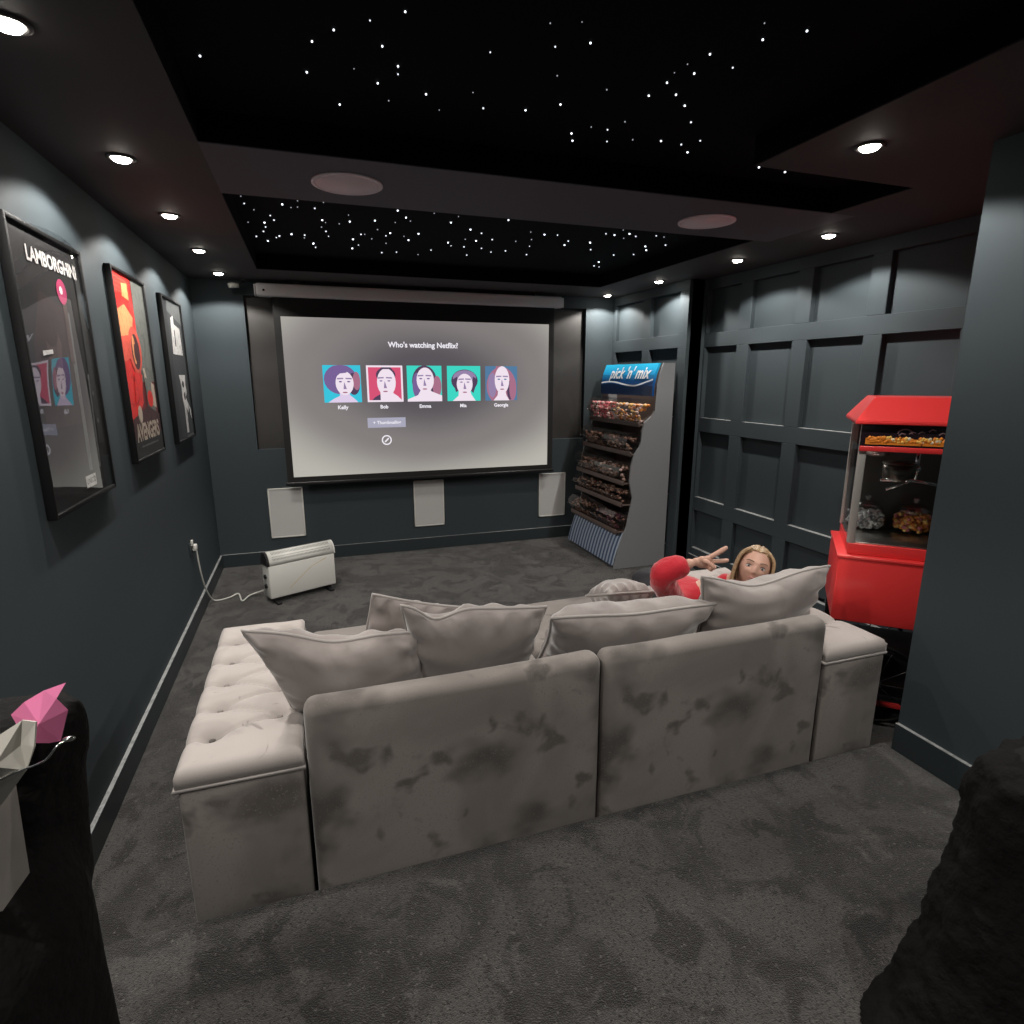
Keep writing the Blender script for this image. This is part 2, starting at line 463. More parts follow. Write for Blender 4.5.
# ------------------------------------------------------------------ in-wall speakers under the screen
for (x0, lb) in ((.435, 'white wall speaker below the left of the screen, behind the heater'), (1.735, 'white wall speaker below the middle of the screen'), (3.03, 'white wall speaker below the right of the screen, beside the sweet stand')):
    t = thing('wall_speaker', lb, 'speaker', (x0+.147, L, .235), group='white wall speakers below the screen')
    obj('speaker_frame', (lambda b: (box(b, x0, x0+.012, L-.014, L, .235, .69, .002), box(b, x0+.283, x0+.295, L-.014, L, .235, .69, .002), box(b, x0, x0+.295, L-.014, L, .235, .247, .002), box(b, x0, x0+.295, L-.014, L, .678, .69, .002), b)[-1])(bmesh.new()), M_white, t)
    obj('speaker_grille', bx(x0+.011, x0+.284, L-.011, L, .246, .679), M_grille, t)

# ------------------------------------------------------------------ projector screen
sx0, sx1, sz0, sz1 = .67, 3.07, .80, 2.15; SY = 5.45
scr = thing('projector_screen', 'large pull-down projector screen showing five profile pictures on the back wall', 'projector screen', (1.87, SY, sz0))
bm = bmesh.new(); box(bm, .50, 3.19, SY-.055, SY+.055, 2.30, 2.40, .018, seg=3)
cas = obj('screen_casing', bm, M_case, scr)
for xa in (.488, 3.19):
    obj('end_cap', bx(xa, xa+.012, SY-.05, SY+.05, 2.303, 2.39, .004), M_case, cas)
bm = bmesh.new(); lathe(bm, [(.009, 0), (.009, .004), (0, .005)], (.56, SY-.055, 2.345), 12, M=Matrix.Rotation(PI/2, 4, 'X')); obj('screw_cap', bm, M_blackp, cas)
bm = bmesh.new(); box(bm, sx0-.055, sx1+.055, SY, SY+.006, sz0-.045, 2.31)
obj('black_border', bm, M_blackm, scr)
bm = bmesh.new(); box(bm, sx0-.07, sx1+.07, SY-.012, SY+.018, sz0-.075, sz0-.045, .006); obj('bottom_bar', bm, M_blackp, scr)
for xa in (.8, 1.85, 2.9):
    obj('ceiling_bracket', bx(xa, xa+.04, SY-.03, SY+.03, 2.395, H, .002), M_blackp, scr)
# picture: grey page, darker in its middle, as the projected page is
ms = bpy.data.materials.new('projected page'); ms.use_nodes = True
nt = ms.node_tree; nt.nodes.clear(); N = nt.nodes; K = nt.links
tc = N.new('ShaderNodeTexCoord'); mp = N.new('ShaderNodeMapping')
mp.inputs['Location'].default_value = (-.50, -.0, -.60); mp.inputs['Scale'].default_value = (1, 0, 1)
K.new(tc.outputs['Generated'], mp.inputs['Vector'])
ln = N.new('ShaderNodeVectorMath'); ln.operation = 'LENGTH'; K.new(mp.outputs['Vector'], ln.inputs[0])
nz = N.new('ShaderNodeTexNoise'); nz.inputs['Scale'].default_value = 1.5; K.new(tc.outputs['Generated'], nz.inputs['Vector'])
ad = N.new('ShaderNodeMath'); ad.operation = 'MULTIPLY_ADD'; ad.inputs[1].default_value = .12; K.new(nz.outputs['Fac'], ad.inputs[0]); K.new(ln.outputs['Value'], ad.inputs[2])
rp = N.new('ShaderNodeValToRGB'); rp.color_ramp.interpolation = 'EASE'
els = rp.color_ramp.elements
els[0].position = .20; els[0].color = (*lin(92, 88, 93), 1)
els[1].position = .80; els[1].color = (*lin(188, 185, 176), 1)
x_ = els.new(.50); x_.color = (*lin(134, 128, 127), 1)
K.new(ad.outputs[0], rp.inputs['Fac'])
em = N.new('ShaderNodeEmission'); K.new(rp.outputs['Color'], em.inputs['Color']); em.inputs['Strength'].default_value = .92
df = N.new('ShaderNodeBsdfDiffuse'); df.inputs[0].default_value = (.02, .02, .02, 1)
ash = N.new('ShaderNodeAddShader'); K.new(em.outputs[0], ash.inputs[0]); K.new(df.outputs[0], ash.inputs[1])
out = N.new('ShaderNodeOutputMaterial'); K.new(ash.outputs[0], out.inputs[0])
bm = bmesh.new(); flat(bm, [(sx0, SY-.002, sz0), (sx1, SY-.002, sz0), (sx1, SY-.002, sz1), (sx0, SY-.002, sz1)])
fab = obj('screen_fabric', bm, ms, scr)

def srgb_e(n, r, g, b, s=1.0): return emat(n, lin(r, g, b), s)
E_w = srgb_e('projected white', 240, 236, 244); E_face = srgb_e('projected pale face', 222, 205, 232); E_face2 = srgb_e('projected white face', 240, 226, 238)
E_vio = srgb_e('projected violet', 120, 98, 150); E_cy = srgb_e('projected cyan', 60, 196, 220); E_pk = srgb_e('projected pink', 214, 84, 118)
E_tq = srgb_e('projected turquoise', 64, 214, 196); E_dk = srgb_e('projected dark plum', 84, 66, 92); E_bl = srgb_e('projected steel blue', 84, 124, 160)
E_rs = srgb_e('projected muted rose', 168, 112, 136); E_gy = srgb_e('projected grey violet', 150, 130, 168); E_bt = srgb_e('projected button grey', 168, 168, 186)
def ell(cx, cy, rx, ry, n=22, a0=0, a1=2*PI): return [(cx+rx*math.cos(a0+(a1-a0)*k/n), cy+ry*math.sin(a0+(a1-a0)*k/n)) for k in range(n)]
def tile(x0, z0, s, layers, label):
    bm = bmesh.new(); mats = []
    for i, (m_, pts) in enumerate(layers):
        if m_ not in mats: mats.append(m_)
        pts = [(min(1, max(0, a)), min(1, max(0, b))) for a, b in pts]
        flat(bm, [(x0+s*a, SY-.004-.0004*i, z0+s*b) for a, b in pts], mats.index(m_))
    return obj('profile_tile', bm, mats, fab, label=label)
SQ = [(0, 0), (1, 0), (1, 1), (0, 1)]
def eyes(dk, cx, cy, d, w_=.045, h=.02): return [(dk, ell(cx-d, cy, w_, h, 10)), (dk, ell(cx+d, cy, w_, h, 10))]
def brow(dk, cx, cy, d): return [(dk, [(cx+s*(d-.08), cy), (cx+s*(d+.09), cy-.01), (cx+s*(d+.08), cy+.03), (cx+s*(d-.08), cy+.035)][::s]) for s in (1, -1)]
def facebits(dk, cx, cy, d): return brow(E_gy, cx, cy+.07, d) + eyes(dk, cx, cy, d) + [(E_gy, [(cx-.01, cy), (cx+.05, cy-.2), (cx-.04, cy-.2)]), (E_rs, ell(cx, cy-.29, .07, .02, 10))]
ts = .318; tz = 1.442
tile(.972, tz, ts, [(E_cy, SQ), (E_vio, ell(.46, .62, .44, .40)), (E_dk, ell(.80, .50, .17, .30)), (E_rs, ell(.88, .58, .10, .25)), (E_face, [(.1, 0), (.9, 0), (.78, .12), (.68, .2), (.68, .4), (.4, .4), (.42, .18), (.25, .1)]), (E_face2, ell(.56, .52, .24, .32)), (E_vio, [(.3, .66), (.36, .92), (.7, .94), (.62, .8), (.45, .78)])] + facebits(E_vio, .56, .56, .11), 'projected portrait with a dark bob on a cyan square')
tile(1.339, tz, ts, [(E_face2, SQ), (E_pk, [(.05, .05), (.95, .05), (.95, .95), (.05, .95)]), (E_dk, [(.12, .05), (.22, .14), (.4, .24), (.5, .05)]), (E_dk, ell(.53, .74, .27, .21)), (E_face2, [(.36, .05), (.95, .05), (.84, .16), (.72, .24), (.7, .4), (.36, .4)]), (E_face2, ell(.54, .54, .26, .38)), (E_dk, [(.36, .9), (.72, .9), (.66, .95), (.42, .95)])] + facebits(E_gy, .5, .58, .11), 'projected portrait with short hair on a pink square')
tile(1.695, tz, ts, [(E_tq, SQ), (E_dk, ell(.5, .55, .36, .46)), (E_vio, ell(.28, .45, .13, .36)), (E_rs, ell(.86, .42, .13, .3)), (E_face2, [(0, 0), (1, 0), (1, .16), (.7, .28), (.6, .4), (.4, .35), (.3, .18), (0, .06)]), (E_face2, ell(.52, .60, .25, .35))] + facebits(E_vio, .5, .64, .11), 'projected smiling portrait with long dark hair on a turquoise square')
tile(2.064, tz, ts, [(E_tq, SQ), (E_dk, ell(.52, .58, .40, .32)), (E_gy, ell(.52, .66, .35, .22)), (E_dk, [(.14, .6), (.26, .25), (.34, .3), (.3, .7)]), (E_dk, [(.92, .6), (.78, .22), (.7, .3), (.78, .7)]), (E_face2, [(.15, 0), (.85, 0), (.72, .18), (.68, .3), (.34, .3), (.33, .15)]), (E_face2, ell(.52, .48, .24, .30))] + facebits(E_gy, .52, .54, .1), 'projected portrait in a dark bonnet on a turquoise square')
tile(2.43, tz, ts, [(E_bl, SQ), (E_rs, ell(.5, .42, .46, .56)), (E_gy, ell(.22, .45, .13, .36)), (E_dk, ell(.78, .3, .1, .28)), (E_rs, ell(.86, .35, .11, .35)), (E_face2, [(.25, 0), (.75, 0), (.66, .15), (.62, .3), (.4, .3), (.38, .15)]), (E_face2, ell(.52, .60, .23, .40)), (E_rs, [(.3, .9), (.5, 1), (.34, 1)])] + facebits(E_bl, .52, .62, .1), 'projected portrait with long wavy hair on a blue square')
RX = Matrix.Rotation(PI/2, 4, 'X')
def page_text(s, x, z, size, bold=.0):
    return text_bm(s, size, Matrix.Translation((x, SY-.006, z)) @ RX, bold=bold)
obj('page_heading', page_text("Who's watching Netflix?", 1.857, 1.937, .064, .0018), E_w, fab)
for s, x in (('Kelly', 1.124), ('Bob', 1.482), ('Emma', 1.853), ('Mia', 2.212), ('Georgia', 2.586)):
    obj('profile_name', page_text(s, x, 1.398, .044, .0014), E_w, fab)
bm = bmesh.new(); flat(bm, [(1.328, SY-.004, 1.214), (1.668, SY-.004, 1.214), (1.668, SY-.004, 1.302), (1.328, SY-.004, 1.302)])
merge(bm, page_text('+ Thumbnailing', 1.5, 1.258, .040, .0008), 1)
obj('page_button', bm, [E_bt, E_w], fab)
bm = bmesh.new()
cc = [(1.490+.045*math.cos(a*PI/16), 1.10+.045*math.sin(a*PI/16)) for a in range(32)]; ci = [(1.490+.034*math.cos(a*PI/16), 1.10+.034*math.sin(a*PI/16)) for a in range(32)]
for a in range(32):
    b = (a+1) % 32
    flat(bm, [(cc[a][0], SY-.005, cc[a][1]), (cc[b][0], SY-.005, cc[b][1]), (ci[b][0], SY-.005, ci[b][1]), (ci[a][0], SY-.005, ci[a][1])])
flat(bm, [(1.470, SY-.005, 1.088), (1.478, SY-.005, 1.078), (1.512, SY-.005, 1.112), (1.504, SY-.005, 1.122)])
obj('page_icon', bm, E_w, fab)

# ------------------------------------------------------------------ small camera near the ceiling
t = thing('security_camera', 'small white camera under the ceiling left of the screen casing', 'camera', (.37, 5.50, 2.385))
bm = bmesh.new(); tube(bm, [(.30, 5.44, 2.372), (.33, 5.45, 2.378), (.375, 5.46, 2.38)], [.018, .022, .018], 12); obj('camera_body', bm, M_white, t)
bm = bmesh.new(); lathe(bm, [(.03, 0), (.03, -.012), (0, -.014)], (.42, 5.48, H), 16); tube(bm, [(.37, 5.462, 2.381), (.42, 5.48, H-.008)], .008, 8); obj('camera_bracket', bm, M_blackp, t)

# ------------------------------------------------------------------ posters on the left wall
def poster(y0, y1, z0, z1, label, pieces, bow=0.0, glass=None):
    """pieces: (material, polygon in unit poster space)"""
    t = thing('framed_poster', label, 'poster', (0, (y0+y1)/2, z0), group='framed posters on the left wall')
    D = .030; f = .016
    bm = bmesh.new()
    box(bm, .001, D, y0, y0+f, z0, z1, .003); box(bm, .001, D, y1-f, y1, z0, z1, .003)
    box(bm, .001, D, y0+f, y1-f, z0, z0+f, .003); box(bm, .001, D, y0+f, y1-f, z1-f, z1, .003)
    obj('frame', bm, M_frame, t)
    bm = bmesh.new(); mats = []
    a, b, c, d = y0+f, y1-f, z0+f, z1-f
    for i, pc in enumerate(pieces):
        m_, pts = pc
        if m_ not in mats: mats.append(m_)
        if isinstance(pts, bmesh.types.BMesh):
            pts.transform(Matrix(((0, 0, 1, .018+.0003*i), (b-a, 0, 0, a), (0, d-c, 0, c), (0, 0, 0, 1))))
            merge(bm, pts, mats.index(m_))
        else:
            flat(bm, [(.018+.0003*i, a+(b-a)*min(1, max(0, u)), c+(d-c)*min(1, max(0, v))) for u, v in pts], mats.index(m_))
    sh = obj('poster_sheet', bm, mats, t)
    bm = bmesh.new(); n = 24; V = []
    for i in range(n+1):
        row = []
        for j in range(n+1):
            u, v = i/n, j/n
            h = bow*math.sin(PI*u)*(.34 + v**4) + .03*bow*math.sin(8*v+3*u)*math.sin(PI*u)*math.sin(PI*v)
            row.append(bm.verts.new((.026+h, a+(b-a)*u, c+(d-c)*v + (.5*h if v == 1 else 0))))
        V.append(row)
    for i in range(n):
        for j in range(n):
            q = bm.faces.new((V[i][j], V[i+1][j], V[i+1][j+1], V[i][j+1])); q.smooth = True
    obj('clear_cover', bm, glass or M_pglass2, t)
    return t
def pm(n, r, g, b):
    c = lin(r, g, b); d = tuple(v*.55 for v in c)
    return mat(n, c, .7, patches=[(9, d, .50, .72, 5, 1.2), (38, tuple(v*.7 for v in c), .52, .72, 4, .5)])
def ptext(s, size, u, v, bold=0, asp=1.5, spacing=1.0):
    return text_bm(s, size, Matrix.Translation((u, v, 0)) @ Matrix.Diagonal((1, 1/asp, 1, 1)), bold=bold, spacing=spacing)
q_blk = pm('print near black', 30, 29, 31); q_wh = pm('print white', 246, 244, 242); q_gr = pm('print grey', 105, 108, 108); q_pnk = pm('print magenta', 196, 62, 112)
q_dk = pm('print charcoal', 52, 53, 54); q_brn = pm('print dark brown', 52, 38, 38); q_tan = pm('print grey tan', 84, 66, 62)
poster(2.255, 2.905, 1.20, 2.14, 'nearest framed poster, black with white title and pink ball, reflecting the screen',
       [(q_blk, SQ), (q_brn, [(.1, .3), (.62, .3), (.66, .75), (.3, .80), (.12, .6)]), (q_tan, [(.30, .42), (.42, .40), (.50, .62), (.40, .72), (.28, .62)]),
        (q_brn, ell(.36, .66, .10, .06)), (q_gr, [(.62, .1), (.68, .1), (.70, .74), (.64, .76)]),
        (q_tan, [(.60, .55), (.66, .54), (.68, .80), (.62, .81)]), (q_pnk, ell(.63, .82, .075, .048)), (q_wh, ell(.62, .825, .025, .016, 10)),
        (q_gr, [(.80, .1), (.83, .1), (.87, .5), (.84, .5)]), (q_dk, [(.86, .2), (.96, .2), (.96, .9), (.88, .9)]),
        (q_wh, ptext('LAMBORGHINI', .108, .56, .915, .003)), (q_wh, [(.52, .035), (.70, .035), (.70, .085), (.52, .085)]), (q_blk, ptext('UNICO', .05, .61, .06)),
        (q_wh, [(.2, .565), (.34, .575), (.34, .59), (.2, .582)]), (q_gr, ell(.9, .3, .02, .012, 8)), (q_gr, ell(.88, .42, .015, .012, 8))], bow=.024, glass=M_pglass)
q_red = pm('print red', 244, 44, 38); q_drd = pm('print dark red', 120, 24, 30); q_org = pm('print pale orange', 255, 168, 108); q_sal = pm('print salmon', 240, 92, 72)
q_mar = pm('print maroon', 74, 34, 38); q_slt = pm('print slate and reflection', 120, 124, 118); q_crm = pm('print cream', 214, 196, 178)
stripes = [(q_sal, [(.0, .90+.022*k), (.45, .895+.022*k), (.45, .903+.022*k), (.0, .909+.022*k)]) for k in range(4)]
poster(3.29, 3.90, 1.245, 2.165, 'framed red and orange poster, middle one of three on the left wall',
       [(q_drd, SQ), (q_red, [(0, .12), (.5, .3), (.6, .7), (.55, 1), (0, 1)]), (q_slt, [(.56, .42), (1, .42), (1, 1), (.60, 1), (.58, .7)]),  # upper right slate piece is a grey reflection painted into the sheet
        *stripes, (q_org, [(.05, .66), (.42, .68), (.50, .78), (.28, .84), (.05, .80)]), (q_sal, [(.02, .52), (.32, .56), (.34, .68), (.02, .66)]),
        (q_org, [(.25, .88), (.45, .87), (.45, .96), (.27, .95)]), (q_sal, ell(.44, .60, .20, .13)), (q_mar, ell(.45, .59, .13, .10)), (q_org, ell(.40, .60, .05, .08)), (q_mar, ell(.44, .585, .05, .05)),
        (q_crm, [(.60, .50), (.66, .50), (.72, .40), (.62, .38)]), (q_red, [(.22, .30), (.48, .36), (.55, .46), (.30, .48)]), (q_slt, [(.60, .2), (.9, .2), (.85, .42), (.62, .45)]),
        (q_mar, [(.05, .1), (1, .1), (1, .22), (.6, .28), (.05, .22)]), (q_crm, ell(.30, .24, .07, .05)), (q_crm, [(.78, .28), (.92, .26), (.92, .40), (.82, .42)]), (q_red, ell(.72, .32, .10, .05)),
        (q_blk, [(0, 0), (1, 0), (1, .11), (0, .11)]), (q_crm, ptext('AVENGERS', .165, .5, .135, .006, asp=1.25)), (q_gr, [(.2, .055), (.8, .055), (.8, .065), (.2, .065)])])
poster(4.30, 4.92, 1.235, 2.165, 'framed black and white poster with white figure, farthest along the left wall',
       [(q_dk, SQ), (q_blk, [(0, 0), (.30, 0), (.25, 1), (0, 1)]), (q_gr, [(.25, .92), (1, .85), (1, 1), (.3, 1)]), (q_wh, [(.34, .62), (.40, .88), (.55, .90), (.55, .84), (.85, .82), (.88, .62)]), (q_dk, [(.50, .68), (.56, .68), (.56, .80), (.52, .80)]),
        (q_wh, [(.48, .47), (.86, .47), (.80, .40), (.84, .34), (.74, .30), (.86, .24), (.80, .18), (.72, .22), (.70, .03), (.58, .03), (.60, .22), (.54, .30), (.56, .38)]), (q_blk, ell(.66, .40, .06, .025)), (q_dk, ell(.68, .31, .05, .03)),
        (q_wh, [(.86, .24), (.96, .20), (.96, .12), (.9, .16)]), (q_gr, [(.55, .0), (.95, .0), (.95, .015), (.55, .015)])])

# ------------------------------------------------------------------ convector heater, its plug and lead
hx, hy, ha = .47, 4.47, math.atan2(.2, .45)
HM = Matrix.Translation((hx, hy, 0)) @ Matrix.Rotation(ha, 4, 'Z')
ht = thing('convector_heater', 'cream convector heater on the carpet in front of the left wall speaker', 'heater', (hx, hy, 0), ha)
W_, D_ = .52, .13
bm = bmesh.new(); box(bm, 0, W_, 0, D_, .045, .30, .008)
obj('body', bm, M_heater, ht, local=True)
bm = bmesh.new()
prof = [(0, .30)] + [(D_*.5 - D_*.5*math.cos(a*PI/10), .30 + .095*math.sin(a*PI/10)) for a in range(0, 11)][0:] 
prof = [(y, z) for y, z in prof[1:]]
prism(bm, prof, 'X', .012, W_, smooth=True)
for f in bm.faces:
    if len(f.verts) > 4: f.smooth = False
top = obj('grille_top', bm, M_heater, ht, local=True)
slot = mat('grille slots', (.20, .20, .19), .6)
bm = bmesh.new()
for ra, rb in ((1.2, 2.3), (2.9, 4.0), (4.6, 5.6)):
    for k in range(44):
        x = .04 + k*(W_-.075)/43
        pts = [(x, D_*.5-D_*.502*math.cos(a*PI/10), .30+.0962*math.sin(a*PI/10)) for a in (ra, rb)]
        flat(bm, [pts[0], (pts[0][0]+.0055, *pts[0][1:]), (pts[1][0]+.0055, *pts[1][1:]), pts[1]])
obj('slots', bm, slot, top, local=True)
bm = bmesh.new(); prism(bm, [(y*1.02-.001, z) for y, z in prof], 'X', -.006, .012); obj('end_cap', bm, M_blackp, ht, local=True)
bm = bmesh.new(); prism(bm, [(y, z) for y, z in prof], 'X', W_, W_+.008); obj('end_cap', bm, M_heater, ht, local=True)
for z in (.21, .135):
    bm = bmesh.new(); lathe(bm, [(.017, 0), (.015, .014), (0, .015)], (0, .062, z), 14, M=Matrix.Rotation(-PI/2, 4, 'Y')); obj('control_knob', bm, M_blackp, ht, local=True)
for x in (.05, W_-.05):
    bm = bmesh.new(); box(bm, x-.018, x+.018, -.035, D_+.035, 0, .02, .006); box(bm, x-.012, x+.012, .02, D_-.02, .018, .048); obj('foot', bm, M_blackp, ht, local=True)
bm = bmesh.new(); flat(bm, [(.14, -.0012, .10), (.148, -.0012, .10), (.33, -.0012, .235), (.322, -.0012, .235)]); flat(bm, [(.33, -.0012, .235), (.45, -.0012, .275), (.445, -.0012, .28), (.322, -.0012, .235)])
obj('stripe_mark', bm, mat('pale yellow stripe', (.66, .55, .33), .5), ht, local=True)
t = thing('wall_plug', 'white plug in a socket low on the left wall, feeding the heater', 'plug', (0, 4.40, .50))
bm = bmesh.new(); box(bm, 0, .008, 4.32, 4.47, .47, .56, .003); obj('socket_plate', bm, M_base, t)
bm = bmesh.new(); box(bm, .008, .036, 4.375, 4.425, .49, .535, .008); obj('plug_body', bm, M_white, t)
bm = bmesh.new(); box(bm, .008, .022, 4.35, 4.375, .535, .575, .004); obj('switch', bm, M_white, t)
bm = bmesh.new()
hp = HM @ Vector((0.0, .08, .085))
cp = [(.03, 4.40, .49), (.032, 4.42, .38), (.034, 4.47, .25), (.036, 4.56, .13), (.05, 4.66, .03), (.09, 4.69, .008), (.16, 4.72, .012), (.215, 4.77, .016), (.255, 4.62, .008), (.30, 4.70, .016), (.37, 4.72, .03), (.42, 4.66, .06), (hp.x+.002, hp.y, hp.z)]
def spline(pts, k=6):
    P_ = [Vector(p) for p in pts]; out_ = []
    for i in range(len(P_)-1):
        p0 = P_[max(0, i-1)]; p1 = P_[i]; p2 = P_[i+1]; p3 = P_[min(len(P_)-1, i+2)]
        for j in range(k):
            t_ = j/k
            out_.append(.5*((2*p1)+(-p0+p2)*t_+(2*p0-5*p1+4*p2-p3)*t_*t_+(-p0+3*p1-3*p2+p3)*t_**3))
    return out_+[P_[-1]]
tube(bm, spline(cp), .0055, 6)
tag(obj('power_lead', bm, M_white), 'white lead running from the wall plug across the carpet to the heater', 'cable')

# ------------------------------------------------------------------ sweet stand ("pick 'n' mix")
st = thing('sweet_stand', "grey pick and mix sweet stand with blue header, in front of the boxed corner", 'display stand', (3.55, 4.89, 0))
yN, yF = 4.40, 5.38
prof = [(3.29, 0), (3.35, .25), (3.405, .38), (3.425, .50), (3.45, .63), (3.43, .70), (3.412, .78), (3.42, .90), (3.445, 1.01), (3.49, 1.07), (3.505, 1.12), (3.51, 1.2), (3.53, 1.28), (3.59, 1.33), (3.625, 1.38), (3.63, 1.5), (3.632, 1.586), (3.655, 1.68), (3.69, 1.775), (3.80, 1.775), (3.80, 0)]
for y in (yN, yF-.02):
    bm = bmesh.new(); prism(bm, prof, 'Y', y, y+.02); obj('side_panel', bm, M_stand, st)
bm = bmesh.new(); box(bm, 3.785, 3.80, yN+.02, yF-.02, .02, 1.75); obj('back_panel', bm, M_shelf, st)
rows = [(1.265, 3.56), (1.015, 3.49), (.765, 3.43), (.575, 3.42), (.335, 3.38)]
for z, x in rows:
    bm = bmesh.new(); box(bm, x-.07, 3.785, yN+.02, yF-.02, z-.012, z); box(bm, x-.075, x-.06, yN+.02, yF-.02, z-.022, z+.018, .003)
    obj('shelf', bm, M_shelf, st)
# striped kick panel, curved
blue = mat('blue white stripes', (.06, .10, .20), .5)
nt = blue.node_tree; N = nt.nodes; K = nt.links
tc = N.new('ShaderNodeTexCoord'); wv = N.new('ShaderNodeTexWave'); wv.bands_direction = 'Y'; wv.inputs['Scale'].default_value = 5.6
K.new(tc.outputs['Object'], wv.inputs['Vector'])
cr = N.new('ShaderNodeValToRGB'); cr.color_ramp.elements[0].position = .48; cr.color_ramp.elements[0].color = (.045, .075, .15, 1); cr.color_ramp.elements[1].position = .55; cr.color_ramp.elements[1].color = (.34, .40, .48, 1)
K.new(wv.outputs['Fac'], cr.inputs['Fac']); K.new(cr.outputs['Color'], N['Principled BSDF'].inputs['Base Color'])
bm = bmesh.new()
kp = [(3.280, .030), (3.296, .10), (3.318, .18), (3.345, .255), (3.378, .325)]
prism(bm, kp + [(x+.012, z) for x, z in kp[::-1]], 'Y', yN+.02, yF-.02, smooth=False); obj('kick_panel', bm, blue, st)
bm = bmesh.new(); box(bm, 3.31, 3.785, yN+.02, yF-.02, 0, .035); obj('plinth', bm, M_blackp, st)
# header sign
hb = mat('header blue print', (.02, .16, .42), .35, coat=.3)
nt = hb.node_tree; N = nt.nodes; K = nt.links
tc = N.new('ShaderNodeTexCoord'); sp = N.new('ShaderNodeSeparateXYZ'); K.new(tc.outputs['Generated'], sp.inputs[0])
cr = N.new('ShaderNodeValToRGB'); cr.color_ramp.elements[0].position = 0; cr.color_ramp.elements[0].color = (*lin(14, 62, 118), 1); cr.color_ramp.elements[1].position = 1; cr.color_ramp.elements[1].color = (*lin(40, 190, 236), 1)
x_ = cr.color_ramp.elements.new(.45); x_.color = (*lin(18, 84, 150), 1); x_ = cr.color_ramp.elements.new(.58); x_.color = (*lin(24, 140, 206), 1)
K.new(sp.outputs['Z'], cr.inputs['Fac']); K.new(cr.outputs['Color'], N['Principled BSDF'].inputs['Base Color'])
hprof = [(3.600, 1.50), (3.602, 1.586), (3.62, 1.68), (3.655, 1.775)]
bm = bmesh.new(); prism(bm, hprof + [(x+.02, z) for x, z in hprof[::-1]], 'Y', yN+.02, yF-.02)
hd = obj('header_sign', bm, hb, st)
def hx_at(z):
    for (xa, za), (xb, zb) in zip(hprof, hprof[1:]):
        if za <= z <= zb: return xa+(xb-xa)*(z-za)/(zb-za)
    return hprof[-1][0]
# lettering lies on the slanted upper part, reading towards the room
tb = text_bm("pick 'n' mix", .150, Matrix.Identity(4), bold=.004, shear=.25)
for v in tb.verts:
    y, z = 4.86 - v.co.x*1.02, 1.692 + v.co.y*.95
    v.co = Vector((hx_at(z)-.0035, y, z))
hw = mat('white lettering', (.85, .88, .9), .4)
obj('header_lettering', tb, hw, hd)
bm = bmesh.new(); prev = None
for k in range(33):
    u = k/32; y = yF-.03 - u*(yF-yN-.06); z = 1.60 + .016*math.sin(u*2*PI*1.05+.3) + (.03*max(0, u-.7)/.3)
    a, b = bm.verts.new((hx_at(z-.008)-.0035, y, z-.006)), bm.verts.new((hx_at(z+.008)-.0035, y, z+.007))
    if prev: bm.faces.new((prev[0], a, b, prev[1]))
    prev = (a, b)
obj('header_wave', bm, hw, hd)

